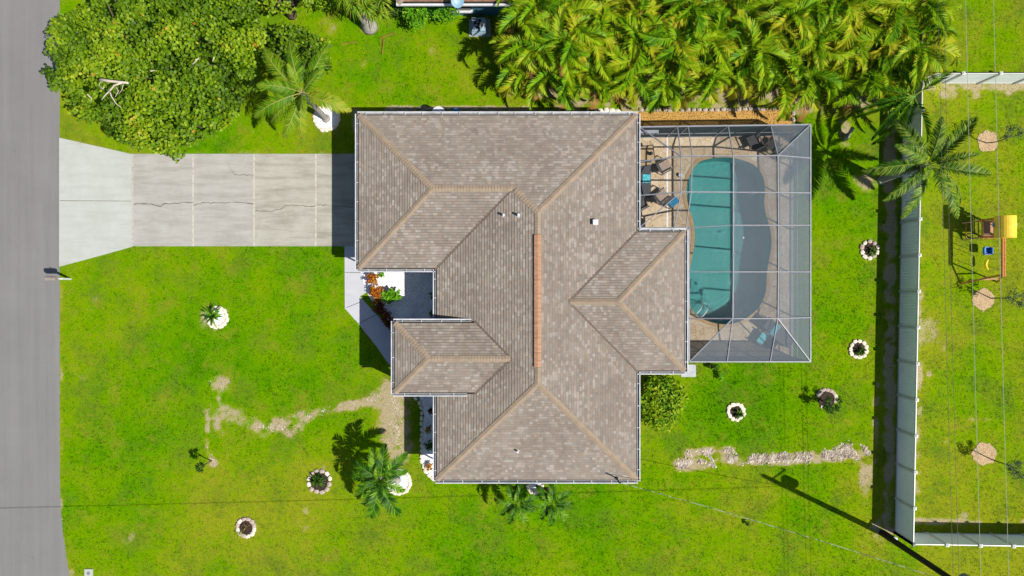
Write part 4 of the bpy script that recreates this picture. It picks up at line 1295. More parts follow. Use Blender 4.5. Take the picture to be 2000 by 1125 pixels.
# ------------------------------------------------------------------ foliage builders
def unit(v): return v / (np.linalg.norm(v, axis=-1, keepdims=True) + 1e-9)
def leaf_faces(C, Nn, size, aspect=1.0, k=6, r=None):
    """flat k-sided leaves at C, facing Nn"""
    r = r or rng
    n = len(C)
    ref = unit(r.normal(size=(n, 3)))
    a = unit(np.cross(Nn, ref)); b = np.cross(Nn, a)
    size = np.broadcast_to(np.asarray(size), (n,))[:, None]
    out = np.empty((n, k, 3))
    for j in range(k):
        t = 2 * math.pi * j / k
        out[:, j] = C + (a * math.cos(t) + b * math.sin(t) * aspect) * size
    return out.reshape(-1, 3)

def ball_leaves(cx, cy, cz, rx_, ry_, rz, n, size, aspect=0.8, k=6, up=0.5, jitter=0.6, shell=0.55, r=None):
    r = r or rng
    d = unit(r.normal(size=(n, 3)))
    d[:, 2] = np.where(r.random(n) < 0.8, np.abs(d[:, 2]), d[:, 2])
    rad = shell + (1 - shell) * r.random(n) ** 0.6
    C = np.stack([cx + d[:, 0] * rx_ * rad, cy + d[:, 1] * ry_ * rad, cz + d[:, 2] * rz * rad], -1)
    Nn = unit(d * 0.7 + np.array([0, 0, up]) + r.normal(size=(n, 3)) * jitter * 0.5)
    return leaf_faces(C, Nn, size * r.uniform(0.7, 1.25, n), aspect, k, r)

M_SEAGRAPE = foliage('sea_grape_leaves', [(0.0, srgb(62, 94, 6, K)), (0.35, srgb(102, 142, 8, K)), (0.65, srgb(146, 180, 16, K)), (0.9, srgb(182, 200, 36, K)), (0.97, srgb(210, 196, 60, K)), (1.0, srgb(214, 150, 50, K))], 0.2, 0.55, 0.2)
M_BARK = mat('grey_brown_bark', srgb(140, 124, 106, K), srgb(98, 84, 70, K), 7, 0.95, 0.1, 0.7, 0.02)
M_DEADWOOD = mat('bleached_dead_wood', srgb(232, 216, 200, 0.66), srgb(204, 186, 168, 0.66), 9, 0.95, 0.1, 0.4)

def limb(b, a, c, r0, r1, r, bend=0.12, n=5):
    a, c = Vector(a), Vector(c)
    L = (c - a).length
    off = Vector((r.uniform(-1, 1), r.uniform(-1, 1), r.uniform(-0.4, 0.8))) * L * bend
    pts = [a.lerp(c, i / n) + off * math.sin(math.pi * i / n) for i in range(n + 1)]
    b.tube(pts, [r0 + (r1 - r0) * i / n for i in range(n + 1)], 7)
    return pts

def broad_tree(name, outline, base_px, ztop, label, seed, mtl, step=7.6, leaf=0.075):
    """outline: crown edge in photo pixels; leaf whorls fill it, higher towards the middle, with open gaps"""
    r = np.random.default_rng(seed)
    rr = random.Random(seed)
    base = G(*base_px)
    t = thing(name, base, label, 'tree')
    poly = outline
    xs = [p[0] for p in poly]; ys = [p[1] for p in poly]
    gx, gy_ = np.meshgrid(np.arange(min(xs), max(xs), step), np.arange(min(ys), max(ys), step))
    V, vals, ends = [], [], []
    for layer in range(3):
        x = (gx + r.uniform(-0.55, 0.55, gx.shape) * step).ravel(); y = (gy_ + r.uniform(-0.55, 0.55, gx.shape) * step).ravel()
        ed = np.min([segdist(x, y, poly[i - 1], poly[i]) for i in range(len(poly))], axis=0)
        lump = fbm(x * PX + seed, y * PX, 0.62, 3)
        gap = fbm(x * PX + 60 + seed, y * PX + layer * 3, 1.5, 3)
        ok = inpoly(x + 40 * (fbm(x * PX + 5, y * PX, 1.1, 4) - 0.5), y + 40 * (fbm(x * PX, y * PX + 8, 1.1, 4) - 0.5), poly) & (gap > (0.45, 0.49, 0.53)[layer])
        x, y, ed, lump = x[ok], y[ok], ed[ok], lump[ok]
        f = np.clip(ed / 95.0, 0, 1)
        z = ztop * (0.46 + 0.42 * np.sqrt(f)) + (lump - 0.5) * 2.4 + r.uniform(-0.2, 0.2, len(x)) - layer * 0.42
        s_ = (H - z) / F
        C = np.stack([(x - 1000) * s_, (562.5 - y) * s_, z], -1)
        ends += [Vector(c) for c in C[::7]]
        for k in range(7):
            az = r.uniform(0, 2 * math.pi, len(C)) * 0.3 + k * 2.4
            el = r.uniform(0.05, 1.1, len(C))
            d = np.stack([np.cos(az) * np.cos(el), np.sin(az) * np.cos(el), np.sin(el)], -1)
            pos = C + d * r.uniform(0.08, 0.24, (len(C), 1))
            nn = unit(np.array([0.25, -0.12, 0.85]) + d * np.array([0.7, 0.7, 0.2]) + r.normal(size=(len(C), 3)) * 0.45)
            V.append(leaf_faces(pos, nn, leaf * r.uniform(0.75, 1.2, len(C)), 0.85, 6, r))
            tone = 0.44 + (lump - 0.5) * 0.9 - 0.08 * layer  # hollows and deeper layers coloured darker, painting shade into the crown
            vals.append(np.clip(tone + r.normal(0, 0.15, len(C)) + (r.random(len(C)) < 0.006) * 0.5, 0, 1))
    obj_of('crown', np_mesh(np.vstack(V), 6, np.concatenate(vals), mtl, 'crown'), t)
    b = MB()
    fork = base + Vector((0, 0, ztop * 0.32))
    limb(b, base - Vector((0, 0, 0.1)), fork, 0.3, 0.24, rr, 0.05)
    for k, c in enumerate(rr.sample(ends, min(26, len(ends)))):
        mid = fork.lerp(c, 0.55) + Vector((0, 0, -0.25))
        limb(b, fork, mid, 0.12, 0.07, rr)
        limb(b, mid, c, 0.07, 0.02, rr)
    b.build('trunk', M_BARK, t, sm=True)
    return t
broad_tree('sea_grape_tree', [(190, -40), (178, 10), (150, 18), (118, 32), (106, 70), (92, 105), (96, 128), (88, 150), (112, 172), (140, 200), (165, 232), (205, 248), (240, 275), (285, 290), (320, 300), (352, 312), (372, 300), (385, 270), (420, 262), (455, 240), (470, 205), (500, 180), (508, 120), (520, 60), (500, 20), (520, -40)],
           (310, 190), 5.6, 'large sea grape tree with dense olive-green crown reaching over the street', 21, M_SEAGRAPE)
broad_tree('sea_grape_tree', [(512, 70), (540, 48), (580, 52), (615, 66), (640, 78), (652, 108), (645, 140), (610, 150), (570, 150), (530, 140), (508, 115)],
           (590, 140), 3.6, 'smaller sea grape with dark leaves behind the coconut palm', 22, M_SEAGRAPE)
broad_tree('sea_grape_tree', [(505, -30), (500, 12), (530, 25), (570, 28), (610, 20), (622, -10), (610, -40)],
           (570, 30), 3.6, 'sea grape shrub tree cut by the upper edge above the coconut palm', 23, M_SEAGRAPE)
# bleached dead branch lying on the big crown
rr = random.Random(5)
db = MB()
top = lambda x, y: P(x, y, 6.1)
def dead(pts, r0, r1):
    pts = [top(*p[:2]) + Vector((0, 0, rr.uniform(-0.05, 0.1))) for p in pts]
    db.tube(pts, [r0 + (r1 - r0) * i / (len(pts) - 1) for i in range(len(pts))], 6)
dead([(197, 156), (215, 159), (235, 161), (253, 163)], 0.075, 0.05)
dead([(240, 162), (225, 168), (214, 176), (206, 186), (201, 196)], 0.05, 0.012)
dead([(214, 176), (220, 190), (226, 202), (238, 211)], 0.035, 0.01)
dead([(225, 168), (232, 178), (226, 190)], 0.025, 0.008); dead([(240, 162), (238, 175), (232, 183)], 0.02, 0.006); dead([(206, 172), (197, 175)], 0.02, 0.006); dead([(197, 156), (195, 168), (202, 174)], 0.015, 0.005)
tag(db.build('dead_branch', M_DEADWOOD, sm=True), 'bleached dead branch lying on the big sea grape crown', 'branch')
for i, pl in enumerate(([(172, 185), (178, 192), (176, 199)], [(383, 118), (388, 113), (376, 125), (385, 122)], [(420, 112), (415, 120)], [(296, 140), (305, 138)])):
    db = MB(); dead(pl, 0.03, 0.008)
    lab = ['bare twig on the left side of the big sea grape crown', 'forked bare twig right of centre on the big sea grape crown', 'thin bare twig farthest right on the big sea grape crown', 'short bare twig in the middle of the big sea grape crown'][i]
    tag(db.build('bare_twig', M_DEADWOOD), lab, 'twig')

# ---- palm fronds
def frond_mesh(name, L, n, ll, lw, mtl, p0, bend, vee, droop, sweep=(75, 30), seed=0, tone=0.5, spread=0.16, rach=0.022, twist=0.0, side=0.0, jit=0.10):
    """feather frond along +X: p0 start pitch, bend the total downward curl, vee the leaflet lift, droop the leaflet sag"""
    r = np.random.default_rng(seed)
    V, vals = [], []
    N = 40
    pos = [np.zeros(3)]
    dirs = []
    ya = 0.0
    for i in range(N):
        s = i / N
        a = p0 - bend * s ** 1.25
        yw = side * s
        d = np.array([math.cos(a) * math.cos(yw), math.cos(a) * math.sin(yw), math.sin(a)])
        dirs.append(d)
        pos.append(pos[-1] + d * L / N)
    dirs.append(dirs[-1])
    pos = np.array(pos); dirs = np.array(dirs)
    def at(s):
        f = s * N; i = min(int(f), N - 1); return pos[i] + (pos[i + 1] - pos[i]) * (f - i), dirs[i]
    for i in range(N // 2):                              # rachis as a thin strip with a keel
        s0, s1 = i * 2 / N, (i + 1) * 2 / N
        (a, da), (b, _) = at(s0), at(s1)
        sd = unit(np.cross(da, [0, 0, 1.0])); upv = np.cross(sd, da)
        w0, w1 = rach * (1 - 0.8 * s0), rach * (1 - 0.8 * s1)
        V.append([a - sd * w0, a + upv * w0, b + upv * w1, b - sd * w1]); vals.append(0.97)
        V.append([a + upv * w0, a + sd * w0, b + sd * w1, b + upv * w1]); vals.append(0.97)
    for k in range(n):
        s = 0.14 + 0.86 * (k + 0.5) / n
        prof = math.sin(math.pi * min(1, (s - 0.08) / 0.95) ** 0.75) ** 0.7
        for sg in (-1, 1):
            c, d = at(min(s, 0.999))
            sd = unit(np.cross(d, [0, 0, 1.0])) * sg
            upv = np.cross(unit(np.cross(d, [0, 0, 1.0])), d)
            sw = R(sweep[0] + (sweep[1] - sweep[0]) * s) + r.normal(0, jit * 0.7)
            v = R(vee) + r.normal(0, jit) + twist * sg
            dirl = unit(d * math.cos(sw) + (sd * math.cos(v) + upv * math.sin(v)) * math.sin(sw))
            l = ll * max(prof, 0.18) * r.uniform(0.85, 1.1)
            sag = np.array([0, 0, -1.0]) * l * droop
            wv = unit(np.cross(dirl, upv + 1e-6)) * lw * 0.5
            wv = unit(d - dirl * np.dot(d, dirl)) * lw * 0.5
            m0 = c; m1 = c + dirl * l * 0.5 + sag * 0.22; m2 = c + dirl * l + sag
            tn = np.clip(tone + r.normal(0, spread) + 0.12 * (s - 0.5), 0, 0.94)
            V.append([m0 - wv * 0.6, m0 + wv * 0.6, m1 + wv, m1 - wv]); vals.append(tn)
            V.append([m1 - wv, m1 + wv, m2 + wv * 0.12, m2 - wv * 0.12]); vals.append(min(0.94, tn + 0.05))
    return np_mesh(np.array(V).reshape(-1, 3), 4, vals, mtl, name)

M_ARECA = foliage('areca_palm_fronds', [(0.0, srgb(52, 108, 8, K)), (0.25, srgb(106, 172, 8, K)), (0.5, srgb(168, 214, 14, K)), (0.72, srgb(214, 222, 36, K)), (0.88, srgb(226, 192, 54, K)), (1.0, srgb(214, 212, 80, K))], 0.3, 0.55, 0.18)
M_ARECA_DRY = foliage('dry_palm_fronds', [(0.0, srgb(150, 104, 58, K)), (0.6, srgb(198, 150, 74, K)), (1.0, srgb(214, 176, 110, K))], 0.2, 0.7, 0.2)
M_COCO = foliage('coconut_palm_fronds', [(0.0, srgb(54, 100, 10, K)), (0.4, srgb(100, 152, 14, K)), (0.7, srgb(154, 186, 28, K)), (0.93, srgb(208, 196, 60, K)), (1.0, srgb(196, 200, 130, K))], 0.28, 0.55, 0.18)
M_ROYAL = foliage('royal_palm_fronds', [(0.0, srgb(32, 70, 14, K)), (0.4, srgb(72, 120, 22, K)), (0.7, srgb(128, 168, 44, K)), (0.93, srgb(184, 196, 70, K)), (1.0, srgb(140, 160, 90, K))], 0.22, 0.55, 0.18)
M_DATE = foliage('young_palm_fronds', [(0.0, srgb(30, 74, 8, K)), (0.4, srgb(66, 126, 12, K)), (0.7, srgb(122, 180, 26, K)), (0.93, srgb(170, 206, 60, K)), (1.0, srgb(150, 190, 80, K))], 0.28, 0.55, 0.18)
M_BRIGHT = foliage('bright_green_crownshaft', [(0.0, srgb(70, 150, 16, K)), (1.0, srgb(96, 188, 30, K))], 0.15, 0.4, 0.5)
M_PALMTRUNK = mat('pale_grey_palm_trunk', srgb(206, 202, 194, K), srgb(160, 152, 140, K), 6, 0.9, 0.15, 0.5, 0.02, stretch=(1, 1, 4))
M_CANE = mat('green_yellow_cane', srgb(150, 160, 60, K), srgb(110, 120, 50, K), 5, 0.7, 0.2, stretch=(1, 1, 5))

def trunk_mesh(b, a, c, r0, r1, rings=14, bulge=0.06):
    a, c = Vector(a), Vector(c)
    pts, rad = [], []
    for i in range(rings * 2 + 1):
        t = i / (rings * 2)
        pts.append(a.lerp(c, t) + Vector((0, 0, 0)))
        rad.append((r0 + (r1 - r0) * t) * (1 + (bulge if i % 2 else 0)))
    b.tube(pts, rad, 10)
def put(me, name, parent, loc, az, pitch=0.0, roll=0.0, sc=1.0):
    o = bpy.data.objects.new(name, me)
    link_obj(o, parent)
    M = Matrix.Translation(loc) @ Matrix.Rotation(az, 4, 'Z') @ Matrix.Rotation(-pitch, 4, 'Y') @ Matrix.Rotation(roll, 4, 'X') @ Matrix.Scale(sc, 4)
    o.matrix_basis = M
    return o

# areca palms: clumps of canes with arching fronds
areca = []
for i, (L, bend, vee, tone, side) in enumerate(((2.5, 1.9, 44, 0.46, 0.5), (2.8, 2.3, 36, 0.56, -0.5), (2.3, 1.5, 48, 0.34, 0.3), (2.6, 2.6, 30, 0.64, -0.2), (2.4, 1.8, 40, 0.26, 0.0), (2.9, 2.1, 42, 0.5, 0.8), (2.2, 2.4, 36, 0.70, -0.7), (2.6, 1.7, 50, 0.40, -0.9))):
    areca.append(frond_mesh('areca_frond', L, 48, 0.66, 0.056, M_ARECA, R(68 - 4 * i), bend, vee, 0.12, (66, 26), 50 + i, tone, 0.13, 0.022, 0.0, side, 0.12))
areca_dry = frond_mesh('areca_dry_frond', 2.0, 22, 0.5, 0.05, M_ARECA_DRY, R(20), 1.6, 5, 0.5, (60, 25), 77, 0.5)
ORD = ['first', 'second', 'third', 'fourth', 'fifth', 'sixth', 'seventh', 'eighth', 'ninth', 'tenth', 'eleventh', 'twelfth', 'thirteenth']
rows = [('front row', 158, 12, 0.8), ('middle row', 112, 12, 1.15), ('back row', 54, 12, 1.3)]
rr = random.Random(31)
for rname, y0, cnt, hs in rows:
    for k in range(cnt):
        x = 1034 + (1738 - 1034) * k / (cnt - 1) + rr.uniform(-14, 14)
        y = y0 + rr.uniform(-14, 14)
        if y0 > 160 and k == cnt - 1: x, y = 1690, 150
        if y0 > 160 and k < 4: y -= 12
        base = G(x, y)
        t = thing('areca_palm', base, f'yellow-green areca palm, {ORD[k]} from left in the grove\'s {rname}', 'palm', 'areca palms of the grove above the pool cage')
        canes = rr.randint(3, 4)
        cb = MB()
        for c in range(canes):
            az = 2 * math.pi * c / canes + rr.uniform(-0.5, 0.5)
            hgt = (1.5 + rr.random() * 1.3) * hs
            tip = base + Vector((math.cos(az) * 0.42, math.sin(az) * 0.42, hgt))
            trunk_mesh(cb, base + Vector((math.cos(az) * 0.12, math.sin(az) * 0.12, -0.05)), tip, 0.055, 0.04, 7)
            nf = rr.randint(8, 10)
            for j in range(nf):
                a2 = az + 2 * math.pi * j / nf + rr.uniform(-0.45, 0.45)
                me = rr.choice(areca)
                put(me, 'frond', t, tip, a2, R(rr.uniform(-22, 14)), R(rr.uniform(-45, 45)), rr.uniform(0.5, 0.98))
            if rr.random() < 0.6:
                put(areca_dry, 'dry_frond', t, tip - Vector((0, 0, 0.2)), az + rr.uniform(-0.5, 0.5), 0, 0, rr.uniform(0.7, 1))
        cb.build('cane', M_CANE, t)

def crown_palm(name, label, base, crown, frs, meshes, trunk=(0.16, 0.12), tm=M_PALMTRUNK, shaft=None, group=None, size=1.0):
    """frs: (azimuth deg, pitch deg, scale, mesh index)"""
    t = thing(name, base, label, 'palm', group)
    b = MB()
    trunk_mesh(b, base - Vector((0, 0, 0.1)), crown, trunk[0], trunk[1], 12)
    b.tube([base, base + Vector((0, 0, 0.18))], [trunk[0] * 1.7, trunk[0] * 1.1], 12)
    b.build('trunk', tm, t, sm=True)
    if shaft:
        ln, r0, r1 = shaft
        MB().tube([crown, crown + Vector((0, 0, ln * 0.3)), crown + Vector((0, 0, ln))], [r0, r0 * 1.12, r1], 12).build('crownshaft', M_BRIGHT, t, sm=True)
        crown = crown + Vector((0, 0, ln))
    for az, pi, sc, mi in frs:
        put(meshes[mi % len(meshes)], 'frond', t, crown + Vector((math.cos(R(az)), math.sin(R(az)), 0)) * trunk[1] * 0.5, R(az), R(pi), R(random.uniform(-12, 12)), sc * size)
    return t
# coconut palm left of the house
coco = [frond_mesh('coconut_frond', 2.7, 50, 0.56, 0.05, M_COCO, R(32), 1.25, -4, 0.32, (68, 30), 90 + i, (0.42, 0.55, 0.7)[i], 0.12, 0.03, 0.0, (0.25, -0.3, 0.1)[i]) for i in range(3)]
base = G(637, 232); crown = P(590, 181, 4.7)
crown_palm('coconut_palm', 'coconut palm with pale leaning trunk above the driveway', base, crown,
           [(95, 8, 0.95, 0), (138, 4, 1.05, 1), (52, 6, 0.95, 0), (200, 0, 1.0, 0), (255, -6, 0.9, 1), (262, -22, 0.85, 2), (338, -4, 0.95, 2), (348, -24, 0.8, 2), (170, 30, 0.8, 0), (300, 38, 0.6, 1), (25, 34, 0.7, 0), (120, 48, 0.6, 1), (225, -20, 0.9, 1)], coco, (0.15, 0.11))
# royal palm by the fence
royal = [frond_mesh('royal_frond', 3.1, 74, 0.56, 0.052, M_ROYAL, R(30), 1.2, (34, -10, 16)[i], 0.3, (72, 34), 100 + i, (0.42, 0.52, 0.6)[i], 0.26, 0.035, 0.4, (0.2, -0.2, 0.0)[i]) for i in range(3)]
base = G(1722, 352); crown = P(1813, 321, 4.4)
crown_palm('royal_palm', 'dark green plumed palm beside the long fence above the swing set', base, crown,
           [(180, -2, 1.05, 0), (213, 2, 0.95, 0), (252, -6, 0.95, 1), (305, 0, 1.0, 1), (345, 2, 1.0, 0), (40, 4, 1.05, 0), (128, 2, 0.9, 2), (90, 20, 0.75, 1), (160, 24, 0.8, 2), (10, 28, 0.7, 2), (270, 30, 0.7, 0), (230, 44, 0.6, 1), (325, -18, 0.95, 1), (70, 50, 0.55, 0)], royal, (0.17, 0.12))
# tall slender palm with bright green crownshaft at the grove's end
alex = [frond_mesh('alexander_frond', 2.7, 40, 0.5, 0.06, M_DATE, R(24), 1.3, 62, 0.05, (64, 26), 110 + i, (0.35, 0.5)[i], 0.14, 0.03, 0.0, (0.2, -0.2)[i]) for i in range(2)]
base = G(1736, 214); crown = P(1764, 198, 1.5)
crown_palm('alexander_palm', 'slender palm with bright green crownshaft at the right end of the grove', base, crown,
           [(188, -10, 1.05, 0), (204, -18, 1.1, 1), (222, -8, 1.1, 0), (240, -16, 1.15, 1), (258, -20, 0.8, 0), (290, -10, 1.0, 0), (38, -8, 1.1, 1), (88, -4, 1.0, 0), (125, -4, 0.8, 1), (172, -6, 0.9, 1)], alex, (0.13, 0.11), M_PALMTRUNK, (1.0, 0.17, 0.1))
# young palm in the white ring, front lawn
date = [frond_mesh('young_palm_frond', 2.1, 36, 0.5, 0.062, M_DATE, R(44), 1.9, 22, 0.2, (66, 28), 120 + i, (0.26, 0.4, 0.54)[i], 0.2, 0.025, 0.0, (0.2, -0.25, 0.0)[i]) for i in range(3)]
base = G(776, 938); crown = P(741, 933, 2.3)
crown_palm('young_palm', 'leaning young palm with glossy fronds in the large white gravel ring', base, crown,
           [(75, 6, 1.1, 0), (48, 0, 1.15, 1), (100, 4, 1.0, 2), (140, 0, 1.0, 0), (175, -6, 0.95, 1), (215, -4, 1.0, 0), (238, -10, 1.1, 2), (262, -6, 1.35, 1), (292, -4, 1.35, 0), (330, -8, 0.9, 2), (20, 2, 0.9, 1), (190, 30, 0.7, 0), (310, 34, 0.7, 1), (90, 44, 0.6, 2)], date, (0.13, 0.1), size=0.88)
for i, (x, y, lab) in enumerate(((1009, 981, 'left of two small palms against the lower house wall'), (1077, 982, 'right of two small palms against the lower house wall'))):
    crown = P(x, y, 1.9); base = Vector((crown.x, crown.y, 0)) + Vector((0.1 if i == 0 else -0.1, 0.15, 0))
    crown_palm('small_palm', lab, base, crown, [(az + (17 if i else 0), pi, sc * 0.64, k) for k, (az, pi, sc) in enumerate(((70, 8, 1.0), (120, 4, 1.0), (172, -4, 1.0), (215, -6, 0.9), (255, -10, 1.1), (295, -10, 1.1), (335, -4, 1.0), (20, 2, 1.0), (90, 40, 0.7), (240, 36, 0.7)))], date, (0.08, 0.06), M_BARK, None, 'pair of small palms')

# yucca-like palms at the top, left of the neighbouring house
M_YUCCA = foliage('yucca_leaves', [(0.0, srgb(70, 120, 14, K)), (0.4, srgb(126, 176, 24, K)), (0.75, srgb(178, 206, 50, K)), (1.0, srgb(210, 200, 80, K))], 0.3, 0.55, 0.18)
def rosette(c, n, L, w, seed, droop=0.55):
    r = np.random.default_rng(seed)
    V, vals = [], []
    for i in range(n):
        az = r.uniform(0, 2 * math.pi); el = r.uniform(-0.35, 1.35)
        d = np.array([math.cos(az) * math.cos(el), math.sin(az) * math.cos(el), math.sin(el)])
        sd = np.array([-math.sin(az), math.cos(az), 0]) * w
        l = L * r.uniform(0.75, 1.1)
        a = np.array(c); m1 = a + d * l * 0.55; m2 = a + d * l + np.array([0, 0, -droop * l * (1 - 0.4 * max(el, 0))])
        tn = np.clip(r.normal(0.5, 0.2), 0, 1)
        V.append([a - sd * 0.5, a + sd * 0.5, m1 + sd, m1 - sd]); vals.append(tn)
        V.append([m1 - sd, m1 + sd, m2 + sd * 0.1, m2 - sd * 0.1]); vals.append(min(1, tn + 0.1))
    return np.array(V).reshape(-1, 3), vals
yt = thing('ponytail_yucca', G(722, 52), 'multi-headed yucca with a swollen grey base left of the blue house', 'yucca')
b = MB(); b0 = G(722, 52)
b.tube([b0 - Vector((0, 0, 0.05)), b0 + Vector((0, 0, 0.15)), b0 + Vector((-0.1, 0.05, 0.7)), b0 + Vector((-0.15, 0.1, 1.2))], [0.5, 0.42, 0.24, 0.2], 12)
heads = [P(690, 8, 2.5), P(716, 14, 2.2), P(735, 26, 1.7), P(672, -6, 2.6), P(745, 0, 2.3), P(705, -12, 2.8)]
for i, h in enumerate(heads):
    limb(b, b0 + Vector((-0.12, 0.06, 1.0)), h, 0.13, 0.08, random.Random(i))
b.build('trunk', M_PALMTRUNK, yt, sm=True)
for i, h in enumerate(heads):
    V, vals = rosette(h, 110, 0.78, 0.022, 300 + i)
    obj_of('leaf_head', np_mesh(V, 4, vals, M_YUCCA, 'leaf_head'), yt)

# ---- shrubs
def shrub(name, px, py, rx_, ry_, h, n, leaf, mtl, label, seed, aspect=0.55, tone=0.5, spread=0.2, lobes=7, cat='shrub', group=None, z0=0.03):
    r = np.random.default_rng(seed)
    c = G(px, py)
    t = thing(name, Vector((c.x, c.y, z0)), label, cat, group)
    V, vals = [], []
    b = MB()
    rr_ = random.Random(seed)
    for i in range(lobes):
        a = 2 * math.pi * i / lobes + r.uniform(-0.4, 0.4)
        q = 0.0 if i == 0 else r.uniform(0.35, 0.75)
        x, y = c.x + math.cos(a) * rx_ * q, c.y + math.sin(a) * ry_ * q
        z = z0 + h * (0.68 - 0.35 * q * r.random())
        s = r.uniform(0.38, 0.55)
        m_ = n // lobes
        V.append(ball_leaves(x, y, z, rx_ * s, ry_ * s, h * 0.38, m_, leaf, aspect, 5, 0.6, 0.8, 0.3, r))
        vals.append(np.clip(r.normal(tone, 0.08) + r.normal(0, spread, m_), 0, 1))
        limb(b, (c.x, c.y, z0 - 0.03), (x, y, z), 0.025, 0.008, rr_)
    obj_of('foliage', np_mesh(np.vstack(V), 5, np.concatenate(vals), mtl, 'foliage'), t)
    b.build('stem', M_BARK, t)
    return t
M_CROTON = foliage('croton_leaves', [(0.0, srgb(110, 40, 14, K)), (0.3, srgb(200, 84, 14, K)), (0.55, srgb(232, 140, 26, K)), (0.75, srgb(220, 170, 40, K)), (0.9, srgb(130, 120, 24, K)), (1.0, srgb(70, 100, 16, K))], 0.3)
M_MAROON = foliage('dark_maroon_leaves', [(0.0, srgb(60, 20, 16, K)), (0.5, srgb(110, 46, 26, K)), (0.8, srgb(150, 80, 34, K)), (1.0, srgb(80, 90, 20, K))], 0.25)
M_LIME = foliage('lime_green_leaves', [(0.0, srgb(70, 140, 10, K)), (0.5, srgb(120, 200, 20, K)), (1.0, srgb(180, 226, 60, K))], 0.35)
M_HEDGE = foliage('mixed_hedge_leaves', [(0.0, srgb(50, 90, 8, K)), (0.35, srgb(108, 160, 10, K)), (0.65, srgb(168, 204, 18, K)), (0.93, srgb(212, 206, 40, K)), (1.0, srgb(220, 180, 60, K))], 0.3)
M_DARKLEAF = foliage('dark_green_leaves', [(0.0, srgb(26, 56, 12, K)), (0.5, srgb(60, 104, 20, K)), (1.0, srgb(120, 160, 46, K))], 0.25)
shrub('croton_bush', 733, 544, 0.42, 0.34, 0.7, 260, 0.06, M_CROTON, 'orange croton bush under the garage gutter, topmost in the courtyard bed', 1)
shrub('croton_bush', 738, 571, 0.46, 0.4, 0.75, 320, 0.06, M_CROTON, 'orange croton bush beside the lime-green shrub', 2)
shrub('croton_bush', 741, 589, 0.36, 0.22, 0.5, 160, 0.055, M_CROTON, 'low orange croton at the edge of the porch shadow', 3, tone=0.4)
shrub('croton_bush', 745, 600, 0.46, 0.36, 0.6, 240, 0.06, M_MAROON, 'dark maroon bush in porch shade, nearest the orange crotons', 4)
shrub('croton_bush', 758, 618, 0.42, 0.4, 0.65, 240, 0.06, M_MAROON, 'dark maroon bush in porch shade, nearest the porch roof', 5)
shrub('croton_bush', 766, 634, 0.36, 0.3, 0.6, 180, 0.06, M_MAROON, 'dark bush half hidden by the porch gutter corner', 6)
shrub('lime_shrub', 770, 577, 0.62, 0.45, 0.85, 260, 0.085, M_LIME, 'lime-green leafy shrub in the white courtyard gravel', 7, 0.7)
shrub('small_shrub', 749, 537, 0.2, 0.18, 0.35, 70, 0.05, M_LIME, 'small round green shrub touching the garage gutter', 8)
shrub('small_shrub', 846, 577, 0.2, 0.24, 0.35, 70, 0.05, M_DARKLEAF, 'small dark shrub in shade against the courtyard wall, upper one', 9)
shrub('small_shrub', 846, 612, 0.24, 0.24, 0.35, 80, 0.05, M_DARKLEAF, 'small dark shrub in shade against the courtyard wall, lower one', 10)
shrub('small_shrub', 842, 801, 0.2, 0.2, 0.35, 80, 0.05, M_MAROON, 'small maroon plant in the shaded side gravel bed', 11)
shrub('small_shrub', 838, 836, 0.22, 0.24, 0.4, 90, 0.05, M_CROTON, 'small brown croton in the shaded side gravel bed', 12, tone=0.8)
shrub('small_shrub', 841, 868, 0.34, 0.36, 0.4, 140, 0.06, M_DARKLEAF, 'leafy green plant in the lower shaded part of the side bed', 13)
shrub('small_shrub', 840, 909, 0.22, 0.24, 0.4, 110, 0.05, M_CROTON, 'small golden croton in the sunlit white end of the side bed', 14, tone=0.65)
shrub('hedge_bush', 1287, 780, 1.3, 1.5, 1.2, 2600, 0.095, M_HEDGE, 'large mixed green and gold bush behind the house corner', 15, 0.5, 0.5, 0.16, 26)
shrub('hedge_bush', 820, 42, 0.75, 0.8, 1.5, 1000, 0.075, M_LIME, 'bright green bush below the blue house, left one', 16, 0.45, 0.45, 0.25, 14)
shrub('hedge_bush', 872, 35, 0.85, 0.75, 1.4, 1000, 0.07, M_LIME, 'bright green bush below the blue house, right one', 17, 0.4, 0.4, 0.25, 14)
shrub('hedge_bush', 768, 28, 0.7, 0.6, 1.2, 600, 0.07, M_DARKLEAF, 'dark shrub between the yucca and the blue house', 18, 0.45, 0.5, 0.25, 10)
shrub('hedge_bush', 640, 12, 0.9, 0.7, 1.6, 700, 0.08, M_HEDGE, 'olive bush at the top edge between sea grape and yucca', 19, 0.5, 0.4, 0.22, 12)
shrub('small_shrub', 1392, 716, 0.28, 0.2, 0.5, 120, 0.06, M_DARKLEAF, 'dark spiky plant at the lower left cage corner', 20)
shrub('small_shrub', 1405, 733, 0.22, 0.32, 0.4, 90, 0.05, M_LIME, 'small yellow-green plant just below the cage', 25)
shrub('small_shrub', 1458, 1021, 0.14, 0.12, 0.3, 50, 0.05, M_DARKLEAF, 'tiny dark weed under the service wire', 26)
shrub('small_shrub', 1262, 742, 0.22, 0.16, 0.3, 60, 0.05, M_DARKLEAF, 'low dark plant in the notch beside the rear gutter', 27)

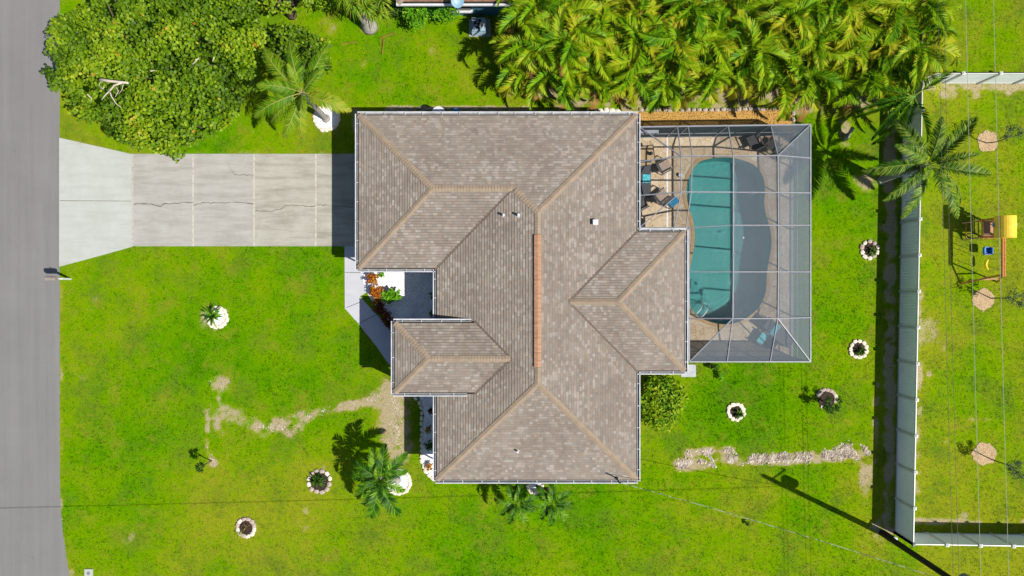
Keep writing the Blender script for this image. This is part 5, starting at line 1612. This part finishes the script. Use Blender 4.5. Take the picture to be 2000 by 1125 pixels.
# ------------------------------------------------------------------ stones, rings, edging
def stone_mesh(seed, mtl, name='stone'):
    r = random.Random(seed)
    bm = bmesh.new()
    bmesh.ops.create_icosphere(bm, subdivisions=1, radius=1.0)
    for v in bm.verts:
        v.co *= r.uniform(0.82, 1.15)
        v.co.z = max(v.co.z * 0.62, -0.4)
        v.co.x = math.copysign(abs(v.co.x) ** 0.8, v.co.x); v.co.y = math.copysign(abs(v.co.y) ** 0.8, v.co.y)
    me = bpy.data.meshes.new(name)
    bm.to_mesh(me); bm.free()
    me.materials.append(mtl)
    return me
ST_W = [stone_mesh(i, M_STONE) for i in range(5)]
ST_P = [stone_mesh(10 + i, M_STONE2) for i in range(5)]
def disc(px, py, r, z, mtl, name, parent, seed=0, wob=0.06):
    rr_ = random.Random(seed)
    c = G(px, py)
    pts = [(c.x + r * (1 + rr_.uniform(-wob, wob)) * math.cos(t), c.y + r * (1 + rr_.uniform(-wob, wob)) * math.sin(t)) for t in np.linspace(0, 2 * math.pi, 25)[:-1]]
    return MB().prism([Vector((*p, 0)) for p in pts], -0.02, z).build(name, mtl, parent)
def stone_ring(px, py, r, n, label, fill, seed, stones=ST_W, arc=(0, 360), sx=0.155, cat='planting ring'):
    rr_ = random.Random(seed)
    if stones is ST_W and seed in (2, 3, 6, 8): stones = ST_W + ST_P[:4]
    c = G(px, py)
    t = thing('stone_ring', c, label, cat, 'stone planting rings in the lawn')
    disc(px, py, r * 0.97, 0.035, fill, 'fill', t, seed)
    for i in range(n):
        a = R(arc[0] + (arc[1] - arc[0]) * (i + 0.5) / n)
        rad = r * rr_.uniform(0.96, 1.04)
        o = put(rr_.choice(stones), 'stone', t, Vector((c.x + rad * math.cos(a), c.y + rad * math.sin(a), 0.05)), a + math.pi / 2 + rr_.uniform(-0.2, 0.2))
        o.matrix_basis = o.matrix_basis @ Matrix.Diagonal((sx * rr_.uniform(0.85, 1.15), sx * rr_.uniform(0.7, 0.95), 0.12 * rr_.uniform(0.8, 1.2), 1))
    return t
stone_ring(425, 620, 0.52, 13, 'white stone ring with a spiky plant in the front lawn, nearest the street', M_GRAVEL, 1)
stone_ring(624, 940, 0.58, 12, 'white stone ring left of the young palm', M_SOIL, 2)
stone_ring(481, 1030, 0.46, 12, 'nearly empty white stone ring lowest in the front lawn', M_SOIL, 3)
stone_ring(779, 941, 0.62, 18, 'wide ring of white gravel at the foot of the young palm', M_GRAVEL, 4)
stone_ring(638, 231, 0.64, 18, 'white stone ring at the foot of the coconut palm', M_GRAVEL, 5)
stone_ring(1698, 488, 0.44, 10, 'white stone ring closest to the royal palm in the back lawn', M_SOIL, 6)
stone_ring(1676, 682, 0.44, 11, 'white stone ring beside the lower right part of the pool cage', M_SOIL, 7)
stone_ring(1614, 779, 0.5, 8, 'half ring of white stones around a small dark tree', M_SOIL, 8, ST_W, (-20, 165))
stone_ring(1437, 804, 0.42, 11, 'white stone ring right of the big bush behind the house', M_SOIL, 9)
stone_ring(1045, 947, 0.4, 8, 'small white gravel ring between the two small palms', M_GRAVEL, 10, ST_W, (180, 360))
# plants in the rings
def spiky(px, py, n, L, w, label, mtl, seed, h=0.08, cat='plant'):
    c = G(px, py, 0.04)
    V, vals = rosette(Vector((c.x, c.y, c.z + h)), n, L, w, seed, 0.35)
    V[:, 2] = np.maximum(V[:, 2], 0.045)
    tag(obj_of('spiky_plant', np_mesh(V, 4, vals, mtl, 'spiky_plant')), label, cat)
spiky(418, 617, 34, 0.72, 0.05, 'broad-leaved spiky plant in the ring nearest the street', M_DATE, 400, 0.2)
spiky(621, 936, 40, 0.55, 0.035, 'spiky dark plant in the ring left of the young palm', M_DARKLEAF, 401, 0.15)
spiky(1702, 491, 26, 0.36, 0.03, 'small green plant in the ring closest to the royal palm', M_DARKLEAF, 402, 0.12)
spiky(1679, 684, 30, 0.4, 0.03, 'small dark green plant in the ring beside the pool cage', M_DARKLEAF, 403, 0.12)
spiky(1441, 807, 26, 0.4, 0.04, 'dark green plant in the ring behind the house', M_DARKLEAF, 404, 0.12)
spiky(466, 1042, 14, 0.3, 0.02, 'yellow-green seedling at the rim of the lowest ring', M_YUCCA, 405, 0.05)
spiky(482, 1028, 8, 0.28, 0.012, 'bare twiggy stem in the lowest ring', M_ARECA_DRY, 406, 0.08)
def sapling(px, py, h, label, crown_r, n, seed, leaf=0.06, mtl=M_DARKLEAF, lean=(0, 0), zc=0.75):
    r = np.random.default_rng(seed); rr_ = random.Random(seed)
    c = G(px, py)
    t = thing('sapling', c, label, 'tree')
    b = MB()
    top_ = c + Vector((lean[0], lean[1], h))
    pts = limb(b, c - Vector((0, 0, 0.05)), c.lerp(top_, 0.8), 0.035, 0.018, rr_, 0.05)
    ends = []
    for k in range(9):
        a = rr_.uniform(0, 2 * math.pi)
        s = c.lerp(top_, rr_.uniform(0.4, 0.8))
        e = c.lerp(top_, zc) + Vector((math.cos(a) * crown_r * rr_.uniform(0.4, 1), math.sin(a) * crown_r * rr_.uniform(0.4, 1), rr_.uniform(-0.1, 0.3) * h * 0.5))
        limb(b, s, e, 0.014, 0.005, rr_); ends.append(e)
    b.build('trunk', M_BARK, t)
    V = [ball_leaves(e.x, e.y, e.z, crown_r * 0.45, crown_r * 0.45, crown_r * 0.4, n // 9, leaf, 0.4, 5, 0.4, 0.9, 0.1, r) for e in ends]
    V = np.vstack(V)
    obj_of('crown', np_mesh(V, 5, np.clip(r.normal(0.45, 0.2, len(V) // 5), 0, 1), mtl, 'crown'), t)
M_GREYLEAF = foliage('grey_green_leaves', [(0.0, srgb(56, 78, 50, K)), (0.5, srgb(96, 122, 84, K)), (1.0, srgb(150, 166, 110, K))], 0.25)
sapling(1606, 782, 1.25, 'small dark leafy tree growing from the half stone ring', 0.5, 620, 41, 0.06)
sapling(1927, 279, 2.5, 'thin grey-green sapling in the topmost straw circle', 0.5, 380, 42, 0.05, M_GREYLEAF)
sapling(1936, 583, 2.5, 'thin grey-green sapling below the swing set', 0.5, 420, 43, 0.05, M_GREYLEAF)
sapling(1936, 897, 2.6, 'thin sapling in the lowest straw circle', 0.48, 420, 44, 0.05, M_GREYLEAF)
sapling(414, 900, 1.7, 'young sapling beside the sandy strip in the front lawn', 0.3, 260, 45, 0.055)
for i, (x, y, r, lab) in enumerate(((1928, 277, 0.58, 'straw mulch circle around the topmost sapling'), (1920, 585, 0.6, 'straw mulch circle around the sapling below the swing set'), (1921, 886, 0.62, 'straw mulch circle around the lowest sapling'))):
    tag(disc(x, y, r, 0.03, M_STRAW, 'mulch_circle', None, 60 + i, 0.16), lab, 'mulch')
# edging stones: side bed, courtyard, behind the cage and along the upper wall
def edging(name, pts, step, label, stones, seed, sx=0.15, sy=0.12, z=0.05):
    rr_ = random.Random(seed)
    t = thing(name, G(*pts[0]), label, 'stone edging')
    W = [G(*p) for p in pts]
    carry = 0
    for a, b in zip(W, W[1:]):
        d = b - a; L = d.length; u = d.normalized()
        s = carry
        while s < L:
            p = a + u * s
            o = put(rr_.choice(stones), 'stone', t, Vector((p.x + rr_.uniform(-0.02, 0.02), p.y + rr_.uniform(-0.02, 0.02), z)), math.atan2(u.y, u.x) + rr_.uniform(-0.2, 0.2))
            o.matrix_basis = o.matrix_basis @ Matrix.Diagonal((sx * rr_.uniform(0.85, 1.15), sy * rr_.uniform(0.8, 1.1), 0.13 * rr_.uniform(0.8, 1.2), 1))
            s += step * rr_.uniform(0.9, 1.1)
        carry = s - L
edging('bed_edging', [(806, 770), (818, 782), (825, 800), (824, 830), (824, 860), (824, 900), (830, 918), (840, 930), (850, 938)], 0.3, 'pale stones edging the curved side gravel bed', ST_W, 71)
edging('bed_edging', [(1252, 215), (1400, 214.5), (1490, 213), (1548, 212)], 0.31, 'row of pale stones along the golden mulch strip', ST_P, 72)
edging('bed_edging', [(1150, 217), (1172, 216), (1215, 217)], 0.32, 'white stones beside the upper gutter near the palm grove', ST_W, 73, 0.17, 0.15)
edging('bed_edging', [(765, 213), (790, 211), (830, 212), (870, 213), (960, 213)], 0.5, 'flat sandy stones along the upper wall bed', ST_P, 74, 0.2, 0.08, 0.02)
edging('bed_edging', [(1549, 222), (1551, 262)], 0.33, 'pale stones at the right end of the mulch strip', ST_P, 75)
edging('bed_edging', [(1242, 800), (1240, 860), (1238, 930)], 0.45, 'small white stones along the rear bedroom wall', ST_W, 76, 0.12, 0.09, 0.02)
edging('tree_stones', [(1606, 794), (1622, 800)], 0.36, 'two loose white stones below the small dark tree', ST_W, 77)
sp_ = G(1651, 268)
stp = MB(); stp.tube([sp_ - Vector((0, 0, 0.03)), sp_ + Vector((0.02, 0.05, 0.25)), sp_ + Vector((0.05, 0.22, 0.55)), sp_ + Vector((0.06, 0.34, 0.72))], [0.2, 0.14, 0.11, 0.1], 10)
tag(stp.build('palm_stump', M_PALMTRUNK, sm=True), 'pale leaning palm stump in a bare patch right of the cage', 'stump')
# barrels by the upper wall
def drum(px, py, r, h, label, mtl, name):
    c = G(px, py)
    b = MB().tube([c + Vector((0, 0, 0)), c + Vector((0, 0, h * 0.33)), c + Vector((0, 0, h * 0.66)), c + Vector((0, 0, h))], [r * 0.92, r, r, r * 0.92], 20)
    b.tube([c + Vector((0, 0, h)), c + Vector((0, 0, h + 0.03))], [r * 0.98, r * 0.94], 20)
    tag(b.build(name, mtl), label, 'barrel')
drum(861, 231, 0.36, 1.25, 'white round barrel peeking past the upper gutter', M_WHITE, 'barrel')
drum(893, 230, 0.22, 1.2, 'small blue barrel beside the white one at the upper gutter', mat('blue_plastic', srgb(30, 120, 190, K), srgb(40, 130, 200, K), 4, 0.4), 'barrel')

# limestone rubble in the trenches: too many chips to count
def chips(name, lines, n, label, mtl, seed, s0=0.02, s1=0.07):
    r = np.random.default_rng(seed)
    V = []
    tot = [(a, b, w) for (a, b, w) in lines]
    L = np.array([math.hypot(a[0] - b[0], a[1] - b[1]) * w for a, b, w in tot]); L = L / L.sum()
    pick = r.choice(len(tot), n, p=L)
    b_ = MB()
    for i in range(n):
        a, b, w = tot[pick[i]]
        t = r.random()
        x = a[0] + (b[0] - a[0]) * t + r.normal(0, w * 0.5); y = a[1] + (b[1] - a[1]) * t + r.normal(0, w * 0.5)
        if fbm(np.array([x * PX]), np.array([y * PX]), 1.5, 3)[0] < 0.44: continue
        c = G(x, y)
        s = r.uniform(s0, s1)
        q = [Vector((c.x + s * r.uniform(0.5, 1.2) * math.cos(k * 1.57 + r.uniform(-0.4, 0.4)), c.y + s * r.uniform(0.5, 1.2) * math.sin(k * 1.57 + r.uniform(-0.4, 0.4)), 0)) for k in range(4)]
        tp = Vector((c.x, c.y, s * r.uniform(0.4, 0.9)))
        b_.hull([(0, 1, 4), (1, 2, 4), (2, 3, 4), (3, 0, 4)], q + [tp], float(r.random()))
    tag(b_.build(name, mtl, fix=False), label, kind='stuff')
chips('limestone_rubble', [((1325, 908), (1420, 900), 9), ((1420, 898), (1600, 893), 8), ((1600, 890), (1695, 884), 10), ((1345, 886), (1430, 881), 6), ((1640, 880), (1675, 878), 12)], 4200, 'pale limestone rubble strewn along the back-yard trench', M_ROCKCHIP, 81, 0.025, 0.11)
chips('front_rubble', [((412, 752), (448, 754), 9), ((405, 810), (406, 885), 2), ((410, 890), (418, 906), 5), ((740, 775), (690, 790), 7), ((640, 800), (600, 814), 7), ((770, 780), (775, 870), 16), ((500, 832), (590, 838), 9)], 1300, 'pale sand and stone crumbs in the dug-up front lawn', M_ROCKCHIP, 82, 0.015, 0.05)

# ------------------------------------------------------------------ swing set
M_WOOD = mat('orange_brown_timber', srgb(216, 146, 84, 0.66), srgb(184, 116, 64, 0.66), 4, 0.8, 0.2, 0.3, stretch=(1, 6, 6))
M_WOODL = mat('pale_timber', srgb(226, 180, 140, K), srgb(206, 158, 118, K), 4, 0.8, 0.2, 0.3)
M_TARP = mat('yellow_tarp', srgb(250, 214, 60, 0.7), srgb(236, 196, 50, 0.7), 3, 0.6, 0.3)
M_TARP2 = M_TARP
play = thing('swing_set', G(1915, 490), 'wooden swing set with a yellow-roofed tower in the right-hand yard', 'swing set')
tx0, tx1, ty0, ty1 = 1897, 1925, 434, 466
for x in (tx0, tx1):
    for y in (ty0, ty1):
        c = G(x, y); MB().box((c.x - 0.04, c.y - 0.04, 0), (c.x + 0.04, c.y + 0.04, 2.0)).build('post', M_WOOD, play)
a, c = G(tx0, ty0), G(tx1, ty1)
for k in range(6):
    x0 = a.x - 0.02 + (c.x - a.x + 0.04) * k / 6
    MB().box((x0, c.y + 0.042, 1.02), (x0 + (c.x - a.x + 0.04) / 6 - 0.008, a.y - 0.042, 1.05)).build('platform_board', M_WOODL, play)
for y in (ty0, ty1):
    p0, p1 = G(tx0, y), G(tx1, y)
    o = 0.055 if y == ty0 else -0.055
    for z in (0.98, 1.35, 1.6): MB().beam(p0 + Vector((-0.05, o, z)), p1 + Vector((0.05, o, z)), 0.025, 0.09).build('rail', M_WOOD, play)
for x, o in ((tx0, -0.055), (tx1, 0.055)):
    for z in (0.98, 1.92): MB().beam(G(x, ty0) + Vector((o, 0.05, z)), G(x, ty1) + Vector((o, -0.05, z)), 0.025, 0.09).build('rail', M_WOOD, play)
MB().beam(G(tx0, ty0) + Vector((0.05, -0.03, 1.1)), G(tx1, ty1) + Vector((-0.05, 0.03, 1.9)), 0.03, 0.04).build('brace', M_WOOD, play)
tb_ = MB()
cx_, ry_t = (a.x + c.x) / 2 + 0.05, 0.5
yc = (a.y + c.y) / 2
half = (a.y - c.y) / 2 + 0.12
prof = [(cx_ + 0.52 * math.cos(t), 1.95 + 0.6 * math.sin(t)) for t in np.linspace(0, math.pi, 15)]
for (xa, za), (xb, zb) in zip(prof, prof[1:]):
    tb_.face([(xa, yc - half, za), (xa, yc + half, za), (xb, yc + half, zb), (xb, yc - half, zb)])
for yy in (yc - half, yc + half): tb_.face([(x, yy, z) for x, z in prof])
tb_.build('tarp_roof', M_TARP, play, sm=False)
MB().box((cx_ - 0.62, yc + 0.02, 1.97), (cx_ + 0.66, yc + 0.24, 2.0)).build('crossboard', mat('pale_blue_board', srgb(160, 206, 220, K)), play)
# swing beam and A-frame
b0, b1 = P(1960, 464, 2.1), P(1960, 536, 2.1)
for s in (-0.05, 0.05): MB().beam(b0 + Vector((s, 0.1, 0)), b1 + Vector((s, -0.12, 0)), 0.075, 0.12).build('swing_beam', M_WOOD, play)
for q in (G(1876, 554), G(1948, 551)): MB().beam(q, b1 + Vector((0, 0.0, -0.02)), 0.07, 0.09).build('leg', M_WOOD, play)
l0, l1 = G(1876, 554).lerp(b1, 0.45), G(1948, 551).lerp(b1, 0.45)
MB().beam(l0, l1, 0.06, 0.07).build('crossbar', M_WOODL, play)
for q in (G(1880, 469), ): MB().beam(q, G(1897, 466, 1.0), 0.05, 0.07).build('ladder_rail', M_WOODL, play); MB().beam(G(1880, 436), G(1897, 434, 1.0), 0.05, 0.07).build('ladder_rail', M_WOODL, play)
for k in range(3):
    t_ = (k + 0.6) / 3.4
    MB().beam(G(1880, 469).lerp(G(1897, 466, 1.0), t_), G(1880, 436).lerp(G(1897, 434, 1.0), t_), 0.05, 0.03).build('rung', M_WOOD, play)
rope = mat('pale_rope', srgb(214, 220, 160, K))
cs = P(1927, 490, 0.5)
M_BLUEP = mat('bright_blue_plastic', srgb(30, 140, 230, K), srgb(20, 120, 210, K), 4, 0.35, 0.5)
b = MB().box((cs.x - 0.15, cs.y - 0.19, cs.z - 0.03), (cs.x + 0.15, cs.y + 0.19, cs.z))
for s in (-1, 1): b.box((cs.x - 0.17, cs.y + s * 0.19 - 0.02, cs.z - 0.03), (cs.x + 0.17, cs.y + s * 0.19 + 0.02, cs.z + 0.14))
b.box((cs.x + 0.15, cs.y - 0.17, cs.z - 0.03), (cs.x + 0.19, cs.y + 0.17, cs.z + 0.26)); b.box((cs.x - 0.19, cs.y - 0.17, cs.z - 0.03), (cs.x - 0.155, cs.y + 0.17, cs.z + 0.12))
sb = tag(b.build('swing_seat', M_BLUEP, play), 'blue bucket swing seat')
for s in (-1, 1): MB().tube([cs + Vector((0.05, s * 0.19, 0.14)), Vector((b0.x, cs.y + s * 0.2  , 2.04))], 0.012, 6).build('rope', rope, sb)
cs = P(1926, 517, 0.5)
b = MB()
pts = [cs + Vector((0.10 * (k / 4) ** 2 - 0.02, 0.075 * k, 0.10 * (k / 4) ** 2)) for k in range(-4, 5)]
b.tube(pts, [0.015, 0.05, 0.068, 0.075, 0.078, 0.075, 0.068, 0.05, 0.015], 8)
sw = tag(b.build('swing_seat', mat('yellow_plastic', srgb(252, 220, 30, 0.7), srgb(240, 206, 20, 0.7), 4, 0.4), play, sm=True), 'curved yellow swing seat')
for s in (0, -1): MB().tube([pts[s], Vector((b0.x, pts[s].y  , 2.04))], 0.012, 6).build('rope', rope, sw)

# ------------------------------------------------------------------ utility pole, wires, marker post
M_POLE = mat('dark_creosoted_wood', srgb(66, 62, 46, K), srgb(48, 44, 34, K), 3, 0.85, 0.2, 0.4, 0.01, stretch=(4, 4, 0.4))
M_GALV = mat('galvanised_metal', srgb(150, 154, 158, K), srgb(130, 134, 140, K), 4, 0.45, 0.4)
pb = G(1722, 1041)
pole = thing('utility_pole', pb, 'tall dark wooden utility pole leaning out of the lower right corner', 'utility pole')
PH = 9.4
MB().tube([pb - Vector((0, 0, 0.2)), pb + Vector((0, 0, PH * 0.5)), pb + Vector((0, 0, PH))], [0.16, 0.14, 0.115], 14).build('shaft', M_POLE, pole, sm=True)
b = MB().tube([pb + Vector((0.05, 0.36, 7.0)), pb + Vector((0.05, 0.36, 7.75))], 0.25, 16); b.tube([pb + Vector((0.05, 0.36, 7.75)), pb + Vector((0.05, 0.36, 7.84))], [0.25, 0.08], 16)
tr = b.build('transformer', M_GALV, pole)
MB().beam(pb + Vector((0, 0.05, 7.3)), pb + Vector((0.04, 0.2, 7.3)), 0.1, 0.2).build('bracket', M_GALV, tr)
MB().beam(pb + Vector((-0.1, 0.1, 8.55)), pb + Vector((0.75, 0.55, 8.75)), 0.06, 0.08).build('bracket_arm', M_GALV, pole)
MB().tube([pb + Vector((0.72, 0.54, 8.75)), pb + Vector((0.72, 0.54, 9.0))], [0.06, 0.045], 10).build('insulator', M_GALV, pole)
MB().tube([pb + Vector((0, 0, PH)), pb + Vector((0, 0, PH + 0.22))], [0.06, 0.045], 10).build('insulator', M_GALV, pole)
M_WIREL = mat('bright_aluminium_wire', srgb(206, 210, 190, K), srgb(190, 194, 176, K), 5, 0.4, 0.5)
M_WIRED = mat('dark_cable', srgb(120, 124, 100, K), srgb(96, 100, 80, K), 5, 0.6, 0.3)
def wire(a, c, sag, r, mtl, label):
    a, c = Vector(a), Vector(c)
    pts = []
    for i in range(33):
        t = i / 32
        p = a.lerp(c, t); p.z -= 4 * sag * t * (1 - t)
        pts.append(p)
    tag(MB().tube(pts, r, 5).build('power_line', mtl), label, 'wire')
def span(off, z, r, mtl, label, bx=None):
    a = pb + Vector((off, 0.0, z))
    c = a + Vector((-1.15, 46, 0.1))
    d = a + Vector((0.5, -22, 0.0))
    wire(a, c, 0.12, r, mtl, label)
    wire(d, a, 0.1, r, mtl, label + ', short end by the pole')
span(0.17, 6.05, 0.009, M_WIRED, 'dark communication cable nearest the long fence')
span(0.19, 6.45, 0.009, M_WIRED, 'second dark communication cable from the long fence')
span(0.22, 7.95, 0.009, M_WIREL, 'pale wire in the middle of the right-hand yard')
span(0.72, 9.0, 0.009, M_WIREL, 'rightmost pale wire over the right-hand yard')
wire(MAST, pb + Vector((-0.1, 0.1, 7.2)), 0.55, 0.013, mat('twisted_grey_service_cable', srgb(206, 208, 200, K), srgb(96, 100, 84, K), 3.2, 0.6, stretch=(1, 1, 1), lo=0.46, hi=0.54), 'twisted service cable from the house corner to the utility pole')
# wires that cross the street below the house
wire(pb + Vector((-0.12, 0.02, 7.6)), G(-400, 1092, 7.4), 0.3, 0.014, M_WIRED, 'thin dark cable crossing the lower lawn towards the street')
mk = G(1727, 1038)
mt = thing('marker_post', mk, 'short dark utility post with a round white cap beside the pole', 'post')
MB().tube([mk, mk + Vector((0, 0, 1.1))], [0.075, 0.075], 12).build('shaft', mat('dark_green_plastic', srgb(52, 70, 62, K), srgb(44, 60, 54, K)), mt)
MB().tube([mk + Vector((0, 0, 1.1)), mk + Vector((0, 0, 1.16)), mk + Vector((0, 0, 1.2))], [0.11, 0.115, 0.05], 14).build('cap', M_WHITE, mt)

# ------------------------------------------------------------------ mailbox, cover
mb_ = G(138, 545)
ml = thing('mailbox', mb_, 'tan rounded mailbox on a slim white post at the street edge', 'mailbox')
M_MAIL = mat('tan_painted_metal', srgb(176, 164, 154, K), srgb(160, 150, 142, K), 5, 0.5)
MB().box((mb_.x - 0.05, mb_.y - 0.05, 0), (mb_.x + 0.05, mb_.y + 0.05, 1.25)).build('post', M_WHITE, ml)
MB().beam(mb_ + Vector((0.1, 0, 0.9)), mb_ + Vector((-0.28, 0, 1.22)), 0.05, 0.05).build('brace', M_WHITE, ml)
b = MB()
prof = [(-0.12, 1.25), (0.12, 1.25), (0.12, 1.42)] + [(0.12 * math.cos(t), 1.42 + 0.12 * math.sin(t)) for t in np.linspace(0.3, math.pi - 0.3, 7)] + [(-0.12, 1.42)]
A_ = [(mb_.x - 0.42, mb_.y + u, z) for u, z in prof]; B2 = [(mb_.x + 0.12, mb_.y + u, z) for u, z in prof]
b.face(A_); b.face(B2[::-1])
for k in range(len(prof)): b.face([A_[k], A_[(k + 1) % len(prof)], B2[(k + 1) % len(prof)], B2[k]])
b.build('box', M_MAIL, ml)
MB().box((mb_.x - 0.1, mb_.y + 0.121, 1.42), (mb_.x - 0.06, mb_.y + 0.135, 1.62)).build('flag', mat('red_flag', (0.4, 0.02, 0.02, 1)), ml)
cv = thing('utility_cover', G(174, 1118), 'small square concrete utility cover at the lower left verge', 'utility cover')
MB().prism([G(166, 1111), G(182, 1111), G(182, 1128), G(166, 1128)], -0.02, 0.06).build('frame', M_APRON, cv)
c = G(174, 1119); MB().tube([c + Vector((0, 0, 0.06)), c + Vector((0, 0, 0.075))], 0.09, 14).build('lid', M_GALV, cv)
# fallen palm fronds on the upper lawn
for i, (x, y, az, lab) in enumerate(((757, 70, 20, 'fallen yellow frond stalk on the upper lawn, right one'), (748, 90, 85, 'fallen yellow frond stalk standing crosswise on the upper lawn'), (683, 85, 5, 'fallen yellow frond stalk on the upper lawn, left one'))):
    p = G(x, y, 0.05)
    d = Vector((math.cos(R(az)), math.sin(R(az)), 0)) * 0.45
    b = MB(); b.tube([p - d, p + Vector((0.02, 0.03, 0.02)), p + d], [0.03, 0.02, 0.008], 6)
    for k in range(6):
        q = p + d * (k / 6); s = Vector((-d.y, d.x, 0)) * (0.35 if k % 2 else -0.35)
        b.tube([q, q + s + d * 0.3], [0.01, 0.003], 4)
    tag(b.build('fallen_frond', M_ARECA_DRY), lab, 'frond')

# ------------------------------------------------------------------ grass blades over the lawn
def build_grass(n=185000, blades=5):
    r = np.random.default_rng(99)
    x = r.uniform(-60, 2060, n); y = r.uniform(-40, 1165, n)
    d, l = ground_masks(x, y)
    keep = (d + r.normal(0, 0.16, n) < 0.42) | (r.random(n) < 0.16)
    jx, jy = r.normal(0, 1.4, n), r.normal(0, 1.4, n)
    for poly in (ROAD_PX, APRON_PX, [(258, 300), (735, 300), (735, 481), (258, 481)], WALK_PX, BED_PX, BED2_PX, DECK_PX, MULCH_PX, [(735, 262), (1213, 262), (1213, 898), (876, 898), (876, 514), (735, 514)], [(1205, 263), (1547, 263), (1547, 700), (1205, 700)], [(793, 0), (1030, 0), (1030, 34), (793, 34)], [(916, 38), (958, 38), (958, 72), (916, 72)], [(720, 216), (1240, 218), (1240, 250), (720, 250)]):
        keep &= ~inpoly(x + jx, y + jy, poly)
    for cx, cy, rad in ((425, 620, 19), (624, 940, 21), (481, 1030, 17), (779, 941, 23), (638, 231, 24), (1698, 488, 16), (1676, 682, 16), (1614, 779, 16), (1437, 804, 16), (1928, 277, 19), (1920, 585, 20), (1921, 886, 20), (174, 1119, 10), (1045, 947, 14)):
        keep &= np.hypot(x - cx, y - cy) > rad
    x, y, l = x[keep], y[keep], l[keep]
    n = len(x)
    X, Y = (x - 1000) * PX, (562.5 - y) * PX
    tone = np.clip(l + r.normal(0, 0.28, n) + 0.9 * (fbm(x * PX + 31, y * PX, 6.0, 2) - 0.5), 0, 1)
    sc = r.uniform(0.55, 1.1, n) + 0.5 * (fbm(x * PX, y * PX, 1.8, 3) - 0.4)
    V = np.empty((n, blades, 3, 3), np.float32)
    vals = np.empty((n, blades), np.float32)
    for k in range(blades):
        az = r.uniform(0, 2 * math.pi, n)
        L = 0.10 * sc * r.uniform(0.6, 1.15, n)
        el = r.uniform(0.35, 1.2, n)
        w = 0.011 * sc
        ox, oy = r.normal(0, 0.025, n), r.normal(0, 0.025, n)
        bx, by = X + ox, Y + oy
        V[:, k, 0] = np.stack([bx - np.sin(az) * w, by + np.cos(az) * w, np.full(n, -0.008)], -1)
        V[:, k, 1] = np.stack([bx + np.sin(az) * w, by - np.cos(az) * w, np.full(n, -0.008)], -1)
        V[:, k, 2] = np.stack([bx + np.cos(az) * np.cos(el) * L, by + np.sin(az) * np.cos(el) * L, np.sin(el) * L * 0.75], -1)
        vals[:, k] = np.clip(tone + r.normal(0, 0.12, n), 0, 1)
    tag(obj_of('grass', np_mesh(V.reshape(-1, 3), 3, vals.ravel(), M_GRASS, 'grass')), 'short green grass blades of the lawns', 'grass', kind='stuff')
build_grass()
